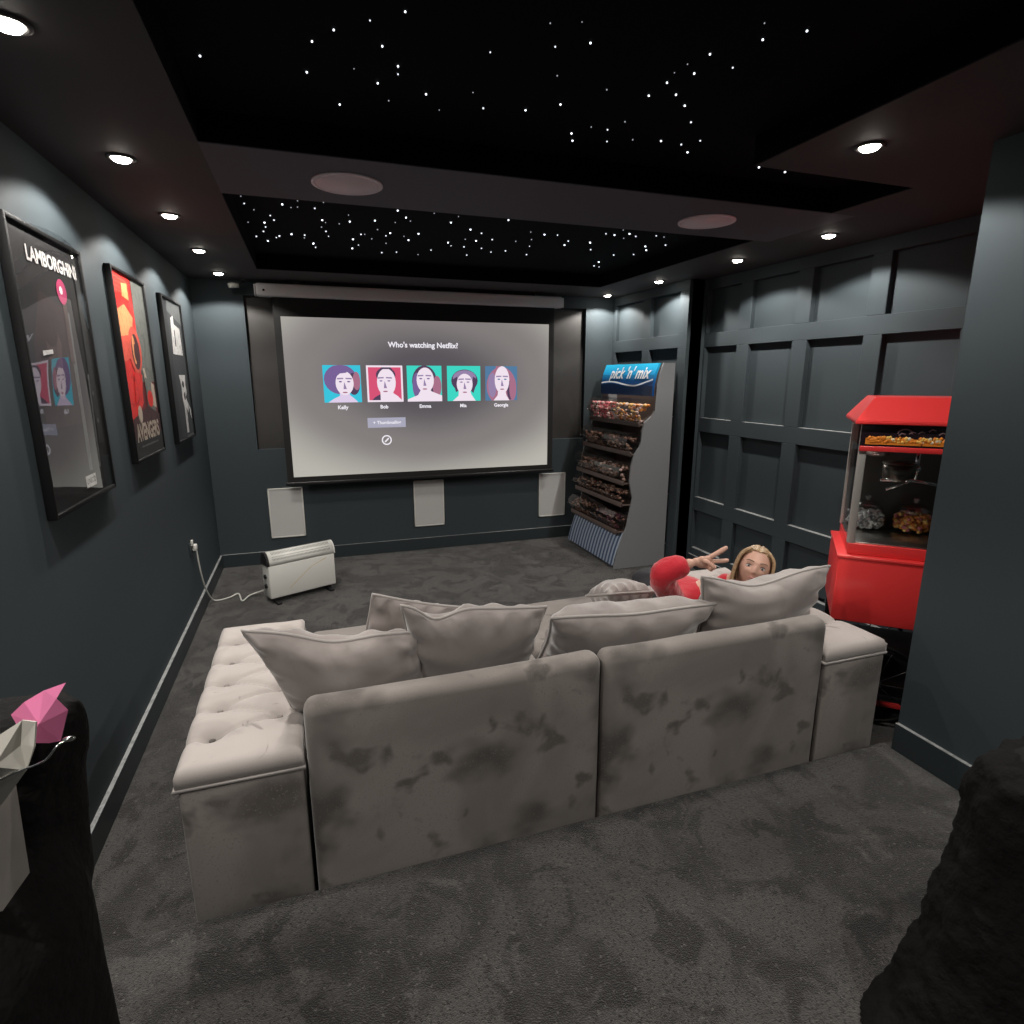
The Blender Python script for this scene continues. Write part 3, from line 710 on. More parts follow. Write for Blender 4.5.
# clear bins of sweets (lift out): two to a shelf
mid = 4.92
pinks = mat('pink sweets', lin(214, 120, 130), .45); oranges = mat('orange sweets', lin(218, 140, 58), .4); whites = mat('white sweets', lin(225, 205, 200), .5); yell = mat('yellow sweets', lin(230, 190, 110), .4); browns = mat('brown sweets', lin(112, 82, 70), .45); tans = mat('tan sweets', lin(160, 134, 118), .5); plums = mat('plum sweets', lin(84, 44, 60), .45)
fills = [((pinks, whites, pinks), (oranges, yell, whites)), ((browns, tans), (tans, browns)), ((browns, browns, tans), (tans, whites, browns)), ((tans, browns), (browns, tans)), ((browns, tans), (plums, browns))]
rown = ['top', 'second', 'middle', 'fourth', 'bottom']
for r, (z, x) in enumerate(rows):
    hgt = [.235, .215, .215, .165, .205][r]
    for s, (ya, yb) in enumerate(((mid+.012, yF-.03), (yN+.03, mid-.012))):
        what = [('pink and white sweets', 'orange and yellow sweets'), ('brown sweets', 'pale brown sweets'), ('brown sweets', 'pale sweets'), ('tan sweets', 'brown sweets'), ('brown sweets', 'plum coloured sweets')][r][s]
        t = thing('sweet_bin', 'clear bin of %s, %s shelf of sweet stand, %s' % (what, rown[r], 'screen end' if s == 0 else 'sofa end'), 'sweet bin', (x+.1, (ya+yb)/2, z+.002), group='clear sweet bins on the pick and mix stand')
        xf = x-.085; xr = x+.16; z0 = z+.002
        sec = [(xf+.05, z0), (xf+.012, z0+.03), (xf-.02, z0+hgt*.42)]
        lidp = [(xf-.024, z0+hgt*.42), (xf-.018, z0+hgt*.62), (xf+.02, z0+hgt*.82), (xf+.07, z0+hgt*.88)]
        bm = bmesh.new()
        # tub: bottom, front and the two ends
        for (a, b) in zip(sec, sec[1:]): flat(bm, [(a[0], ya, a[1]), (a[0], yb, a[1]), (b[0], yb, b[1]), (b[0], ya, b[1])])
        flat(bm, [(sec[0][0], ya, z0), (xr, ya, z0), (xr, yb, z0), (sec[0][0], yb, z0)])
        for y in (ya, yb): flat(bm, [(a, y, b) for a, b in sec] + [(xr, y, sec[-1][1]), (xr, y, z0)])
        g = bmesh.ops.solidify(bm, geom=bm.faces[:], thickness=.003)
        obj('bin_tub', bm, M_acry, t)
        bm = bmesh.new()
        for (a, b) in zip(lidp, lidp[1:]): 
            f = flat(bm, [(a[0], ya, a[1]), (a[0], yb, a[1]), (b[0], yb, b[1]), (b[0], ya, b[1])]); f.smooth = True
        for y in (ya, yb): flat(bm, [(a, y, b) for a, b in lidp] + [(xr-.03, y, lidp[-1][1]), (xr-.03, y, lidp[0][1])])
        obj('bin_lid', bm, M_acry, t)
        bm = bmesh.new(); tube(bm, [(lidp[0][0]-.006, ya+.004, lidp[0][1]), (lidp[0][0]-.006, yb-.004, lidp[0][1])], .007, 8); obj('lid_rail', bm, M_acry, t)
        bm = bmesh.new(); ms_ = fills[r][s]; mm = list(dict.fromkeys(ms_))
        nrow = 150 if r == 0 else 90
        for k in range(nrow):
            yy = ya+.02+R.random()*(yb-ya-.04); dz = R.random(); lvl = hgt*(.60 if r == 0 else .50)
            xx = (xf+.01+.05*(1-min(1, dz*2.2)) if dz < .45 else xf+.01+R.random()*.12)
            zz = z0+.014+lvl*min(1, dz*1.5)
            ball(bm, (xx, yy, zz), .012+.007*R.random(), mm.index(R.choice(ms_)), 1, (1, 1, .8))
        obj('sweets', bm, mm, t, kind='stuff')

# ------------------------------------------------------------------ popcorn cart and machine
ang = math.radians(-43.5)
pt = Vector((3.235, 2.05, 0))
PM = Matrix.Translation(pt) @ Matrix.Rotation(ang, 4, 'Z')
cart = thing('popcorn_cart', 'red popcorn cart with a spoked wheel, in the panelled alcove right of the sofa', 'cart', pt, ang)
cw, cd, zd = .53, .50, .83
bm = bmesh.new(); box(bm, -.03, cw-.0, -.03, cd-.03, .50, zd-.004, .006); obj('cabinet', bm, M_red, cart, local=True)
bm = bmesh.new(); box(bm, -.035, cw+.005, -.035, cd-.025, zd-.016, zd, .004); obj('counter_top', bm, M_red, cart, local=True)
for (x, y) in ((0, 0), (cw-.04, 0), (0, cd-.07), (cw-.04, cd-.07)):
    bm = bmesh.new(); box(bm, x-.02, x+.012, y-.02, y+.012, .015, .50, .003); obj('leg', bm, M_blackp, cart, local=True)
bm = bmesh.new(); box(bm, -.018, cw-.022, -.016, cd-.05, .085, .105, .004); obj('lower_shelf', bm, M_blackp, cart, local=True)
bm = bmesh.new(); box(bm, -.02, cw-.02, -.034, -.016, .088, .112, .003); obj('shelf_lip', bm, M_red, cart, local=True)
bm = bmesh.new(); box(bm, .03, cw-.07, .06, cd-.09, .105, .33, .012); obj('storage_tub', bm, M_blackp, cart, local=True)
for y, nm in ((-.055, 0), (cd-.005, 1)):
    wh = bmesh.new(); rw = .195; c = Vector((.19, y, .212))
    tube(wh, [c + Vector((rw*math.cos(a*PI/20), 0, rw*math.sin(a*PI/20))) for a in range(40)], .009, 8, closed=True)
    rim_ = obj('wheel', wh, M_frame, cart, local=True)
    b = bmesh.new()
    for a in range(10): tube(b, [c, c + Vector((rw*math.cos(a*PI/5), 0, rw*math.sin(a*PI/5)))], .0028, 6)
    obj('spokes', b, M_blackp, rim_, local=True)
    b = bmesh.new(); lathe(b, [(.03, -.012), (.03, .012), (.018, .022), (.014, .032), (0, .036)], c, 16, M=Matrix.Rotation(PI/2, 4, 'X')); obj('hub', b, M_chrome, rim_, local=True)
bm = bmesh.new(); tube(bm, [(.19, -.06, .212), (.19, cd, .212)], .01, 8); obj('axle', bm, M_blackp, cart, local=True)
# rubber tip and push bar
bm = bmesh.new(); tube(bm, [(-.03, .05, .44), (-.10, .05, .46), (-.10, cd-.1, .46), (-.03, cd-.1, .44)], .009, 8); obj('push_handle', bm, M_chrome, cart, local=True)

mw, md = .50, .45; zr = 1.455
pc = thing('popcorn_machine', 'red roofed glass popcorn machine with sweet jars inside, standing on the red cart', 'popcorn machine', (PM @ Vector((0, 0, zd)))[:], ang)
PL = lambda z: z-zd   # local heights above the counter
def lb(x0, x1, y0, y1, z0, z1, bev=.003): 
    b = bmesh.new(); box(b, x0, x1, y0, y1, z0-zd, z1-zd, bev); return b
obj('base_box', lb(0.005, mw, 0.0, md, zd+.001, zd+.055), M_red, pc, local=True)
obj('steel_tray', lb(.012, mw-.012, .012, md-.012, zd+.055, zd+.061, .001), M_steel, pc, local=True)
for (x, y) in ((0, 0), (mw-.032, 0), (0, md-.032), (mw-.032, md-.032)):
    obj('corner_post', lb(x, x+.032, y, y+.032, zd+.055, zr, .003), M_alu, pc, local=True)
obj('back_panel', lb(.025, mw-.025, md-.012, md-.004, zd+.06, zr, .001), mat('dark steel back', (.13, .13, .115), .3, metal=.5), pc, local=True)
bm = bmesh.new()
for p_ in ([(.025, .006), (mw-.025, .006)], [(.006, .025), (.006, md-.025)], [(mw-.006, .025), (mw-.006, md-.025)]):
    (xa, ya), (xb, yb) = p_
    flat(bm, [(xa, ya, .058), (xb, yb, .058), (xb, yb, zr-zd-.11), (xa, ya, zr-zd-.11)])
obj('glass_pane', bm, M_glass, pc, local=True)
# sign strip below the roof
sign = thing  # (kept as parts)
sg = obj('sign_panel', lb(.0, mw+.005, -.006, .004, zr-.115, zr, .002), mat('dark plum sign', (.018, .010, .014), .25), pc, local=True)
bm = bmesh.new()
pop_y = mat('popcorn yellow print', lin(246, 196, 96), .5); pop_o = mat('popcorn orange print', lin(236, 140, 44), .5); pop_w = mat('popcorn white print', lin(240, 228, 196), .5)
flat(bm, [(.02, -.0072, zr-.095-zd), (mw, -.0072, zr-.095-zd), (mw, -.0072, zr-.068-zd), (.02, -.0072, zr-.066-zd)], 1)
for k in range(170):
    x = .03+R.random()*(mw-.04); z = zr-.084+R.random()*.022-zd
    ball(bm, (x, -.0075, z), .006+.004*R.random(), 1 if (R.random() < .35 or x < .1) else (0 if R.random() < .8 else 2), 1, (1, .25, 1))
obj('popcorn_picture', bm, [pop_y, pop_o, pop_w], sg, local=True)
bm = bmesh.new()
for k in range(9):
    x = .16+k*.036+R.uniform(-.006, .006); z = zr-.036+R.uniform(-.012, .012)-zd
    tube(bm, [(x-.012, -.007, z-.004), (x, -.007, z+.006), (x+.014, -.007, z+.001)], .0028, 5)
tube(bm, [(.17+.028*math.cos(a*PI/8), -.007, zr-.045-zd+.022*math.sin(a*PI/8)) for a in range(9)], .003, 5)
obj('sign_script', bm, mat('faded sign script', lin(150, 120, 125), .5), sg, local=True)
obj('sign_lip', lb(.0, mw+.006, -.010, .004, zr-.128, zr-.104, .003), M_red, pc, local=True)
# roof: sloped all round
bm = bmesh.new(); zb, zp = zr-zd, zr+.115-zd
o_, i_ = .030, .045
A = [(-o_, -o_), (mw+o_, -o_), (mw+o_, md+o_), (-o_, md+o_)]; B = [(i_, i_+.03), (mw-i_, i_+.03), (mw-i_, md-i_-.03), (i_, md-i_-.03)]
va = [bm.verts.new((x, y, zb-.004)) for x, y in A]; vb = [bm.verts.new((x, y, zb+.010)) for x, y in A]; vc = [bm.verts.new((x, y, zp)) for x, y in B]
for i in range(4):
    j = (i+1) % 4
    bm.faces.new((va[i], va[j], vb[j], vb[i])); bm.faces.new((vb[i], vb[j], vc[j], vc[i]))
bm.faces.new(va[::-1]); bm.faces.new(vc)
bmesh.ops.bevel(bm, geom=bm.edges[:], offset=.003, segments=2, affect='EDGES')
obj('roof', bm, M_red, pc, local=True)
# kettle on its hanger
bm = bmesh.new(); tube(bm, [(.27, .2, zr-.11-zd), (.27, .2, .34)], .010, 10); tube(bm, [(.255, .2, .40), (.285, .2, .40)], .016, 10); obj('hanger_rod', bm, M_chrome, pc, local=True)
bm = bmesh.new(); lathe(bm, [(0, .0), (.055, .002), (.068, .02), (.070, .085), (.066, .085), (.062, .02), (0, .006)], (.20, .2, .335), 24); lathe(bm, [(.073, .086), (.073, .093), (.01, .10), (0, .10)], (.20, .2, .335), 24); obj('kettle', bm, mat('dark kettle steel', (.16, .15, .13), .3, metal=.9), pc, local=True)
bm = bmesh.new(); tube(bm, [(.12, .15, .345), (.25, .15, .352), (.36, .15, .335)], .008, 8); tube(bm, [(.15, .15, .30), (.25, .15, .348)], .007, 8); obj('stirring_arm', bm, M_chrome, pc, local=True)
bm = bmesh.new(); lathe(bm, [(.06, 0), (.055, -.03), (.03, -.04), (0, -.042)], (.09, .16, zr-.125-zd), 18); obj('lamp_shade', bm, M_steel, pc, local=True)
for z in (1.04, 1.015):
    bm = bmesh.new(); ball(bm, (mw-.02, -.012, z-zd), .010, sub=2); obj('door_catch', bm, M_chrome, pc, local=True)
M_lid = clear('jar lid glass', (.90, .91, .92), 2.6, .18)
# two lidded sweet jars inside
def jar(x, y, ms_, label):
    c = PM @ Vector((x, y, zd+.0615))
    t = thing('sweet_jar', label, 'jar', c[:], group='glass sweet jars inside the popcorn machine')
    j = [(0, .003), (.060, .003), (.082, .012), (.092, .04), (.092, .065), (.080, .092), (.070, .102)]
    bm = bmesh.new(); lathe(bm, j, (0, 0, 0), 28); obj('jar_bowl', bm, M_glass, t, local=True)
    bm = bmesh.new(); lathe(bm, [(.070, .102), (.074, .108), (.072, .116), (.052, .134), (.024, .146), (.010, .150), (.009, .156), (.016, .164), (.014, .176), (0, .180)], (0, 0, 0), 28); obj('lid', bm, M_lid, t, local=True)
    bm = bmesh.new(); mm = list(dict.fromkeys(ms_))
    for k in range(230):
        a = R.random()*2*PI; zz = .015+R.random()*.078; rr = (.066 if zz < .02 or zz > .08 else .080)*(.8+.2*R.random() if R.random() < .8 else R.random())
        ball(bm, (rr*math.cos(a), rr*math.sin(a), zz), .0095+.004*R.random(), mm.index(R.choice(ms_)), 1)
    ball(bm, (0, 0, .05), .058, 0, 2, (1, 1, .75))
    obj('sweets', bm, mm, t, local=True, kind='stuff')
mint = mat('white mints', lin(238, 238, 236), .35); gmint = mat('grey mints', lin(165, 165, 168), .35)
jar(.105, .335, (mint, mint, gmint), 'lidded glass jar of white mints, left one in the popcorn machine')
jar(.315, .335, (oranges, oranges, yell, pinks), 'lidded glass jar of orange and yellow sweets, right one in the popcorn machine')

# ------------------------------------------------------------------ sofa
def backrest(x0, x1):
    bm = bmesh.new(); box(bm, x0, x1, S+.004, S+.098, .02, .742, .036, seg=4)
    bmesh.ops.subdivide_edges(bm, edges=[e for e in bm.edges if e.calc_length() > .2], cuts=8, use_grid_fill=True)
    for v in bm.verts:
        n_ = noise.noise(v.co*2.7)*.006 + noise.noise(v.co*7)*.002
        v.co.y += n_*(1 if v.co.y < S+.08 else .3); v.co.z += .004*noise.noise(v.co*4) if v.co.z > .5 else 0
        v.co.y = max(v.co.y, S+.003)
    return bm
ZS = .46
def sofa(x0, x1, label):
    t = thing('sofa_section', label, 'sofa', ((x0+x1)/2, 2.2, 0), group='sofa sections')
    obj('backrest', backrest(x0, x1), M_velvet, t)
    bm = bmesh.new(); box(bm, x0+.004, x1-.004, S+.096, 2.80, .04, .30, .015); obj('seat_base', bm, M_velvet, t)
    bm = bmesh.new(); box(bm, x0+.004, x1-.004, S+.101, 2.83, .303, ZS, .035, seg=4)
    bmesh.ops.subdivide_edges(bm, edges=[e for e in bm.edges if e.calc_length() > .2], cuts=8, use_grid_fill=True)
    for v in bm.verts:
        if v.co.z > .4: v.co.z += .005*noise.noise(v.co*5)
    obj('seat_cushion', bm, M_velvet, t)
    for x in (x0+.06, x1-.06):
        for y in (S+.10, 2.72):
            b = bmesh.new(); lathe(b, [(.02, 0), (.026, .06), (0, .06)], (x, y, 0), 12); obj('foot', b, M_blackp, t)
sofa(.758, 1.717, 'left section of the grey velvet sofa, seen from behind')
sofa(1.723, 2.698, 'right section of the grey velvet sofa, seen from behind')

def bench(x0, x1, y0, y1, label):
    t = thing('storage_bench', label, 'bench', ((x0+x1)/2, (y0+y1)/2, 0), group='tufted benches at the sofa ends')
    zt_ = .548
    bm = bmesh.new(); box(bm, x0+.006, x1-.004, y0, y1-.004, .012, zt_-.004, .012, seg=3)
    obj('box_base', bm, M_velvet, t)
    nx, ny = 40, 110
    W, Dp = x1-x0, y1-y0
    bt = []
    ys = [y0+.17+.172*k for k in range(6)]
    for k, y in enumerate(ys):
        if y < y1-.03: bt.append((x0+.075, y))
    for k in range(len(ys)):
        y = y0+.17+.172*k+.075
        if y < y1-.05: bt.append((x1-.075, y))
    def h(x, y):
        u, v = (x-x0)/W, (y-y0)/Dp
        ex = min(u, 1-u)*W; ey = min(v, 1-v)*Dp
        e_ = min(ex, ey); rr = .045
        z = 0.0
        if e_ < rr: z -= rr*.55*(1-math.sqrt(max(0, 1-(1-e_/rr)**2)))
        for (a, b) in bt:
            d2 = (x-a)**2+(y-b)**2
            z -= .026*math.exp(-d2/.0006) + .013*math.exp(-d2/.004)
        # creases run from the left buttons to the two nearest right ones and out to the edges
        Lb = [q for q in bt if q[0] < (x0+x1)/2]; Rb = [q for q in bt if q[0] > (x0+x1)/2]
        best = 1.0
        segs = []
        for a in Lb:
            segs.append((a, (x0, a[1])))
            for b in Rb:
                if abs(a[1]-b[1]) < .13: segs.append((a, b))
        for b in Rb: segs.append((b, (x1, b[1])))
        for (a, b) in segs:
            dx, dy = b[0]-a[0], b[1]-a[1]; l2 = dx*dx+dy*dy
            tt = max(0, min(1, ((x-a[0])*dx+(y-a[1])*dy)/l2))
            d = math.hypot(x-a[0]-tt*dx, y-a[1]-tt*dy); best = min(best, d)
        z -= .013*math.exp(-(best/.0075)**2) + .007*math.exp(-(best/.028)**2)
        return z
    bm = bmesh.new(); top_ = []
    for i in range(nx+1):
        row = []
        for j in range(ny+1):
            x, y = x0+W*i/nx, y0+Dp*j/ny
            row.append(bm.verts.new((x, y, .612+h(x, y))))
        top_.append(row)
    for i in range(nx):
        for j in range(ny):
            f = bm.faces.new((top_[i][j], top_[i+1][j], top_[i+1][j+1], top_[i][j+1])); f.smooth = True
    border = [top_[i][0] for i in range(nx+1)] + [top_[nx][j] for j in range(1, ny+1)] + [top_[i][ny] for i in range(nx-1, -1, -1)] + [top_[0][j] for j in range(ny-1, 0, -1)]
    low = [bm.verts.new((v.co.x, v.co.y, zt_)) for v in border]
    for k in range(len(border)):
        f = bm.faces.new((border[k], low[k], low[(k+1) % len(low)], border[(k+1) % len(low)])); f.smooth = True
    bm.faces.new(low[::-1])
    bmesh.ops.recalc_face_normals(bm, faces=bm.faces[:])
    pad = obj('padded_top', bm, M_bench, t)
    for (a, b) in bt:
        bb = bmesh.new(); ball(bb, (a, b, .612-.030), .0105, sub=2, sc=(1, 1, .6)); obj('button', bb, M_velvet, pad)
    bm = bmesh.new(); q = .002
    tube(bm, [(x0-q, y0-q, zt_), (x1-.002, y0-q, zt_), (x1-.002, y1+q, zt_), (x0-q, y1+q, zt_)], .006, 8, closed=True); obj('piping', bm, M_pipe, t)
bench(.412, .750, S+.012, 2.64, 'tufted grey storage bench at the left end of the sofa')
bench(2.708, 3.030, S+.012, 2.64, 'tufted grey storage bench at the right end of the sofa, by the popcorn machine')

# ------------------------------------------------------------------ cushions
def cushion(TL, TR, down, h, th, label, seed=0, dent=0.0, du=0.0, dw=.42, pinch=.05, taper=.82, skew=0.0):
    """square pillow hung from its top corners; down = direction from the top seam to the bottom one"""
    TL, TR, down = Vector(TL), Vector(TR), Vector(down)
    ex = (TR-TL); w_ = ex.length; ex.normalize()
    ez = (-down - ex*(-down).dot(ex)).normalized(); ey = ez.cross(ex).normalized()
    c = (TL+TR)/2 - ez*h/2
    n = 44; bm = bmesh.new(); V = {}
    def edge(u, v):
        x = w_/2*u*(1-pinch*(1-v*v)*abs(u)**3); z = h/2*v*(1-pinch*(1-u*u)*abs(v)**3)
        if dent: z -= dent*h*math.exp(-((u-du)/dw)**2)*max(0, v)**2
        x *= taper+(1-taper)*(v+1)/2
        x += skew*(1-v)/2
        return x, z
    def hgt(u, v, side):
        b = max(0, (1-u*u))*max(0, (1-v*v))
        t_ = th/2*b**.42
        rad = math.hypot(u, v)
        wr = .0
        # pulled wrinkles running in from the seams
        wr += .010*math.sin((u*9+seed)*1.7+2*noise.noise(Vector((u*2, seed, side))))*math.exp(-((1-abs(v))/.30)**2)*min(1, b*14)
        wr += .008*math.sin((v*8+seed*2)*1.6)*math.exp(-((1-abs(u))/.26)**2)*min(1, b*14)
        wr += .014*noise.noise(Vector((u*1.8+seed, v*1.8, side*3)))*b
        if dent: t_ *= 1-.25*math.exp(-((u-du)/.3)**2)*max(0, v)
        return t_+wr
    for side in (1, -1):
        for i in range(n+1):
            for j in range(n+1):
                u = math.sin((i/n*2-1)*PI/2*.94)/math.sin(PI/2*.94); v = math.sin((j/n*2-1)*PI/2*.94)/math.sin(PI/2*.94)
                x, z = edge(u, v)
                onb = i in (0, n) or j in (0, n)
                if onb and side == -1: V[side, i, j] = V[1, i, j]; continue
                d = 0 if onb else hgt(u, v, side)
                V[side, i, j] = bm.verts.new(c+ex*x+ez*z+ey*(side*d))
    for side in (1, -1):
        for i in range(n):
            for j in range(n):
                q = (V[side, i, j], V[side, i+1, j], V[side, i+1, j+1], V[side, i, j+1])
                f = bm.faces.new(q if side == -1 else q[::-1]); f.smooth = True
    bmesh.ops.recalc_face_normals(bm, faces=bm.faces[:])
    lowz = min(v.co.z for v in bm.verts)
    t = thing('cushion', label, 'cushion', (c.x, c.y, lowz), group='grey velvet cushions on the sofa')
    obj('cover', bm, M_cush, t)
    path = []
    K_ = 22
    for (u0, v0, u1, v1) in ((-1, -1, 1, -1), (1, -1, 1, 1), (1, 1, -1, 1), (-1, 1, -1, -1)):
        for k in range(K_):
            s_ = k/K_; x, z = edge(u0+(u1-u0)*s_, v0+(v1-v0)*s_); path.append(c+ex*x+ez*z)
    bm = bmesh.new(); tube(bm, path, .006, 7, closed=True); obj('piping', bm, M_pipe, t)
    return t
CUSH = [
 dict(TL=(.600, 1.80, .922), TR=(1.130, 1.83, .826), down=(0, .12, -.42), h=.33, th=.20, label='plump grey cushion at the far left of the sofa, overhanging the left bench', seed=1, dent=.10, taper=.88, skew=.15),
 dict(TL=(1.005, 2.03, .905), TR=(1.36, 2.06, .795), down=(0, .10, -.42), h=.36, th=.10, label='grey cushion with one raised corner, tucked behind the creased cushion', seed=5),
 dict(TL=(1.075, 1.81, .938), TR=(1.595, 1.84, .852), down=(0, .14, -.40), h=.40, th=.17, label='grey cushion with a deep crease in its top edge, left of centre', seed=2, dent=.13, du=-.52, dw=.26, taper=.84, skew=.07),
 dict(TL=(1.585, 1.77, .838), TR=(2.285, 1.78, .797), down=(0, .28, -.30), h=.42, th=.24, label='slumped grey cushion in the middle of the sofa, top face showing', seed=3, dent=.05, taper=.84, skew=.03),
 dict(TL=(2.08, 2.27, .685), TR=(2.335, 2.27, .668), down=(0, .30, -.12), h=.28, th=.14, label='small grey cushion mostly hidden behind the slumped cushion by the red sleeve', seed=7),
 dict(TL=(2.225, 1.80, .912), TR=(2.865, 1.80, .885), down=(0, .09, -.42), h=.30, th=.19, label='upright grey cushion at the right of the sofa, the person peeks over it', seed=4, dent=.20, du=-.15, dw=.55, taper=.82),
]
for d in CUSH: cushion(**d)

# ------------------------------------------------------------------ person peeking over the right cushion
skin_m = mat('skin', (.56, .33, .25), .5, spec=.35)
per = thing('person', 'person in a red top peeking over the right cushion with two fingers raised', 'person', (2.52, 2.4, ZS))
hip = (2.50, 2.56, .60); che = (2.59, 2.32, .585); neck = (2.655, 2.185, .685); nk2 = (2.69, 2.135, .74)
shR = (2.42, 2.24, .61); elR = (2.185, 2.03, .852); wrR = (2.328, 1.985, .902)
shL = (2.63, 2.28, .60); elL = (2.645, 2.20, .53); wrL = (2.55, 2.12, .50)
knR = (2.40, 2.34, .530); anR = (2.38, 2.66, .515); toR = (2.38, 2.76, .495)
knL = (2.58, 2.36, .530); anL = (2.60, 2.66, .515); toL = (2.61, 2.76, .495)
mid_ = lambda a, b, t_=.5: tuple(a[i]+(b[i]-a[i])*t_ for i in range(3))
body = skin([[(hip, .085), (mid_(hip, che), .08), (che, .068), (neck, .044), (nk2, .041), ((2.704, 2.09, .79), .040)],
             [(che, .068), (shR, .040), (mid_(shR, elR), .036), (elR, .030), (mid_(elR, wrR), .027), (wrR, .021)],
             [(che, .068), (shL, .040), (mid_(shL, elL), .036), (elL, .030), (wrL, .022)],
             [(hip, .095), ((2.45, 2.50, .58), .075), (knR, .048), (mid_(knR, anR), .042), (anR, .030), (toR, .024)],
             [(hip, .095), ((2.56, 2.51, .58), .075), (knL, .048), (mid_(knL, anL), .042), (anL, .030), (toL, .024)]], 2)
# raised right hand: palm plus five separate fingers, two of them making a V
hx_ = Vector((1, -.12, -.10)).normalized()          # along the hand, wrist to knuckles
hz_ = Vector((.15, -.1, 1)).normalized(); hz_ = (hz_-hx_*hz_.dot(hx_)).normalized()   # across the knuckles, upward
hn = hx_.cross(hz_).normalized()                    # out of the palm
if hn.y > 0: hn = -hn
wv_ = Vector(wrR)
def hp_(a, b, c_=0): return tuple(wv_ + hx_*a + hz_*b + hn*c_)
RHand = Matrix((( hx_.x, hz_.x, hn.x), (hx_.y, hz_.y, hn.y), (hx_.z, hz_.z, hn.z))).to_4x4()
for (a, b_, c_, ra, rb, rc) in ((.036, 0, 0, .036, .027, .0145), (.055, .012, 0, .018, .018, .0125), (.055, -.010, 0, .018, .018, .0125), (.010, 0, 0, .026, .019, .0155), (.030, .014, .004, .022, .014, .014)):
    ball(body, hp_(a, b_, c_), 1, 0, 3, (ra, rb, rc), RHand)
def finger(pts): return skin([pts], 2)
fs = [
 [(hp_(.060, .022), .0118), (hp_(.088, .038), .0108), (hp_(.114, .056), .0118), (hp_(.138, .074), .0086)],           # index, up and out
 [(hp_(.066, .005), .0100), (hp_(.100, .006), .0110), (hp_(.132, .009), .0102), (hp_(.158, .014), .0088)],           # middle, straight
 [(hp_(.064, -.010), .0095), (hp_(.086, -.012, .016), .0090), (hp_(.076, -.012, .034), .0085), (hp_(.058, -.010, .030), .0075)],   # ring, curled in
 [(hp_(.056, -.022), .0088), (hp_(.076, -.025, .013), .0082), (hp_(.068, -.024, .029), .0076), (hp_(.053, -.021, .026), .0066)],   # little, curled in
 [(hp_(.026, .012, .008), .0110), (hp_(.046, .010, .026), .0100), (hp_(.064, -.004, .040), .0085), (hp_(.070, -.014, .042), .0072)],  # thumb over them
]
for p_ in fs: merge(body, finger(p_), 0)
# left hand resting flat on the seat
lx = Vector((-.25, -1, -.02)).normalized(); lz = Vector((-1, .25, 0)).normalized(); lnn = Vector((0, 0, 1)); wl = Vector(wrL)
LHand = Matrix(((lx.x, lz.x, lnn.x), (lx.y, lz.y, lnn.y), (lx.z, lz.z, lnn.z))).to_4x4()
lp = lambda a, b_, c_=0: tuple(wl + lx*a + lz*b_ + lnn*c_)
for (a, b_, ra, rb, rc) in ((.034, 0, .036, .027, .013), (.055, .012, .018, .018, .011), (.055, -.010, .018, .018, .011), (.008, 0, .026, .019, .015)):
    ball(body, lp(a, b_, -.008), 1, 0, 3, (ra, rb, rc), LHand)
for (b_, ln) in ((.024, .060), (.008, .068), (-.009, .062), (-.024, .048)):
    merge(body, finger([(lp(.055, b_, -.010), .0095), (lp(.055+ln*.4, b_*1.15, -.008), .0090), (lp(.055+ln*.75, b_*1.25, -.014), .0082), (lp(.055+ln, b_*1.3, -.020), .0070)]), 0)
merge(body, finger([(lp(.018, .018, -.010), .0105), (lp(.040, .040, -.012), .0095), (lp(.062, .048, -.016), .0080)]), 0)
# head
HC = Vector((2.708, 2.06, .816)); hr = Matrix.Rotation(math.radians(-11), 4, 'Y') @ Matrix.Rotation(math.radians(-17), 4, 'Z')
HMx = Matrix.Translation(HC) @ Matrix.Rotation(math.radians(-38), 4, 'Z') @ Matrix.Rotation(math.radians(-15), 4, 'X') @ Matrix.Rotation(math.radians(13), 4, 'Y')
b = bmesh.new(); bmesh.ops.create_uvsphere(b, u_segments=72, v_segments=56, radius=1)
for v in b.verts:
    x, y, z = v.co
    # face looks along -Y
    X = x*.069; Y = y*.084; Z = z*.094
    if z < 0:
        k = (-z)
        X *= 1-.30*k**1.6
        if y < 0: Y *= 1-.06*k
        else: Y *= 1-.30*k
    if y < 0:
        fr = (-y)
        Y *= 1-.10*max(0, z)*fr
        g = lambda cx, cz, sx, sz: math.exp(-((X-cx)/sx)**2-((Z-cz)/sz)**2)*(1 if y < -.2 else 0)
        Y += .007*(g(.029, .002, .015, .010)+g(-.029, .002, .015, .010))      # sockets
        Y -= .004*g(0, .022, .05, .009)                                       # brow
        Y -= .010*g(0, -.010, .008, .016)+.008*g(0, -.024, .010, .008)         # nose
        Y -= .003*(g(.010, -.027, .006, .005)+g(-.010, -.027, .006, .005))
        Y -= .005*(g(.036, -.024, .016, .016)+g(-.036, -.024, .016, .016))     # cheeks
        Y -= .005*g(0, -.045, .018, .005)+.005*g(0, -.054, .015, .005)-.003*g(0, -.0495, .020, .0022)   # lips
        Y -= .005*g(0, -.076, .016, .012)                                      # chin
    v.co = (X, Y, Z)
for f in b.faces: f.smooth = True
for s in (1, -1):
    ball(b, (s*.071, .006, -.008), .017, sub=2, sc=(.35, .6, 1))
b.transform(HMx)
merge(body, b, 0)
body = remesh(body, .0032, 2)
pb = obj('body', body, skin_m, per)
hm = lambda x, y, z: HMx @ Vector((x, y, z))
eyew = mat('eye white', (.75, .72, .70), .25); iris = mat('iris', (.05, .06, .07), .2); lash = mat('eyelash brown', (.05, .03, .022), .6); hairm = mat('light brown hair', (.40, .27, .15), .45, patches=[(60, (.24, .15, .08), .45, .65, 3, 2)], spec=.5)
lipm = mat('lips', (.50, .20, .19), .45)
RH = HMx.to_3x3().to_4x4()
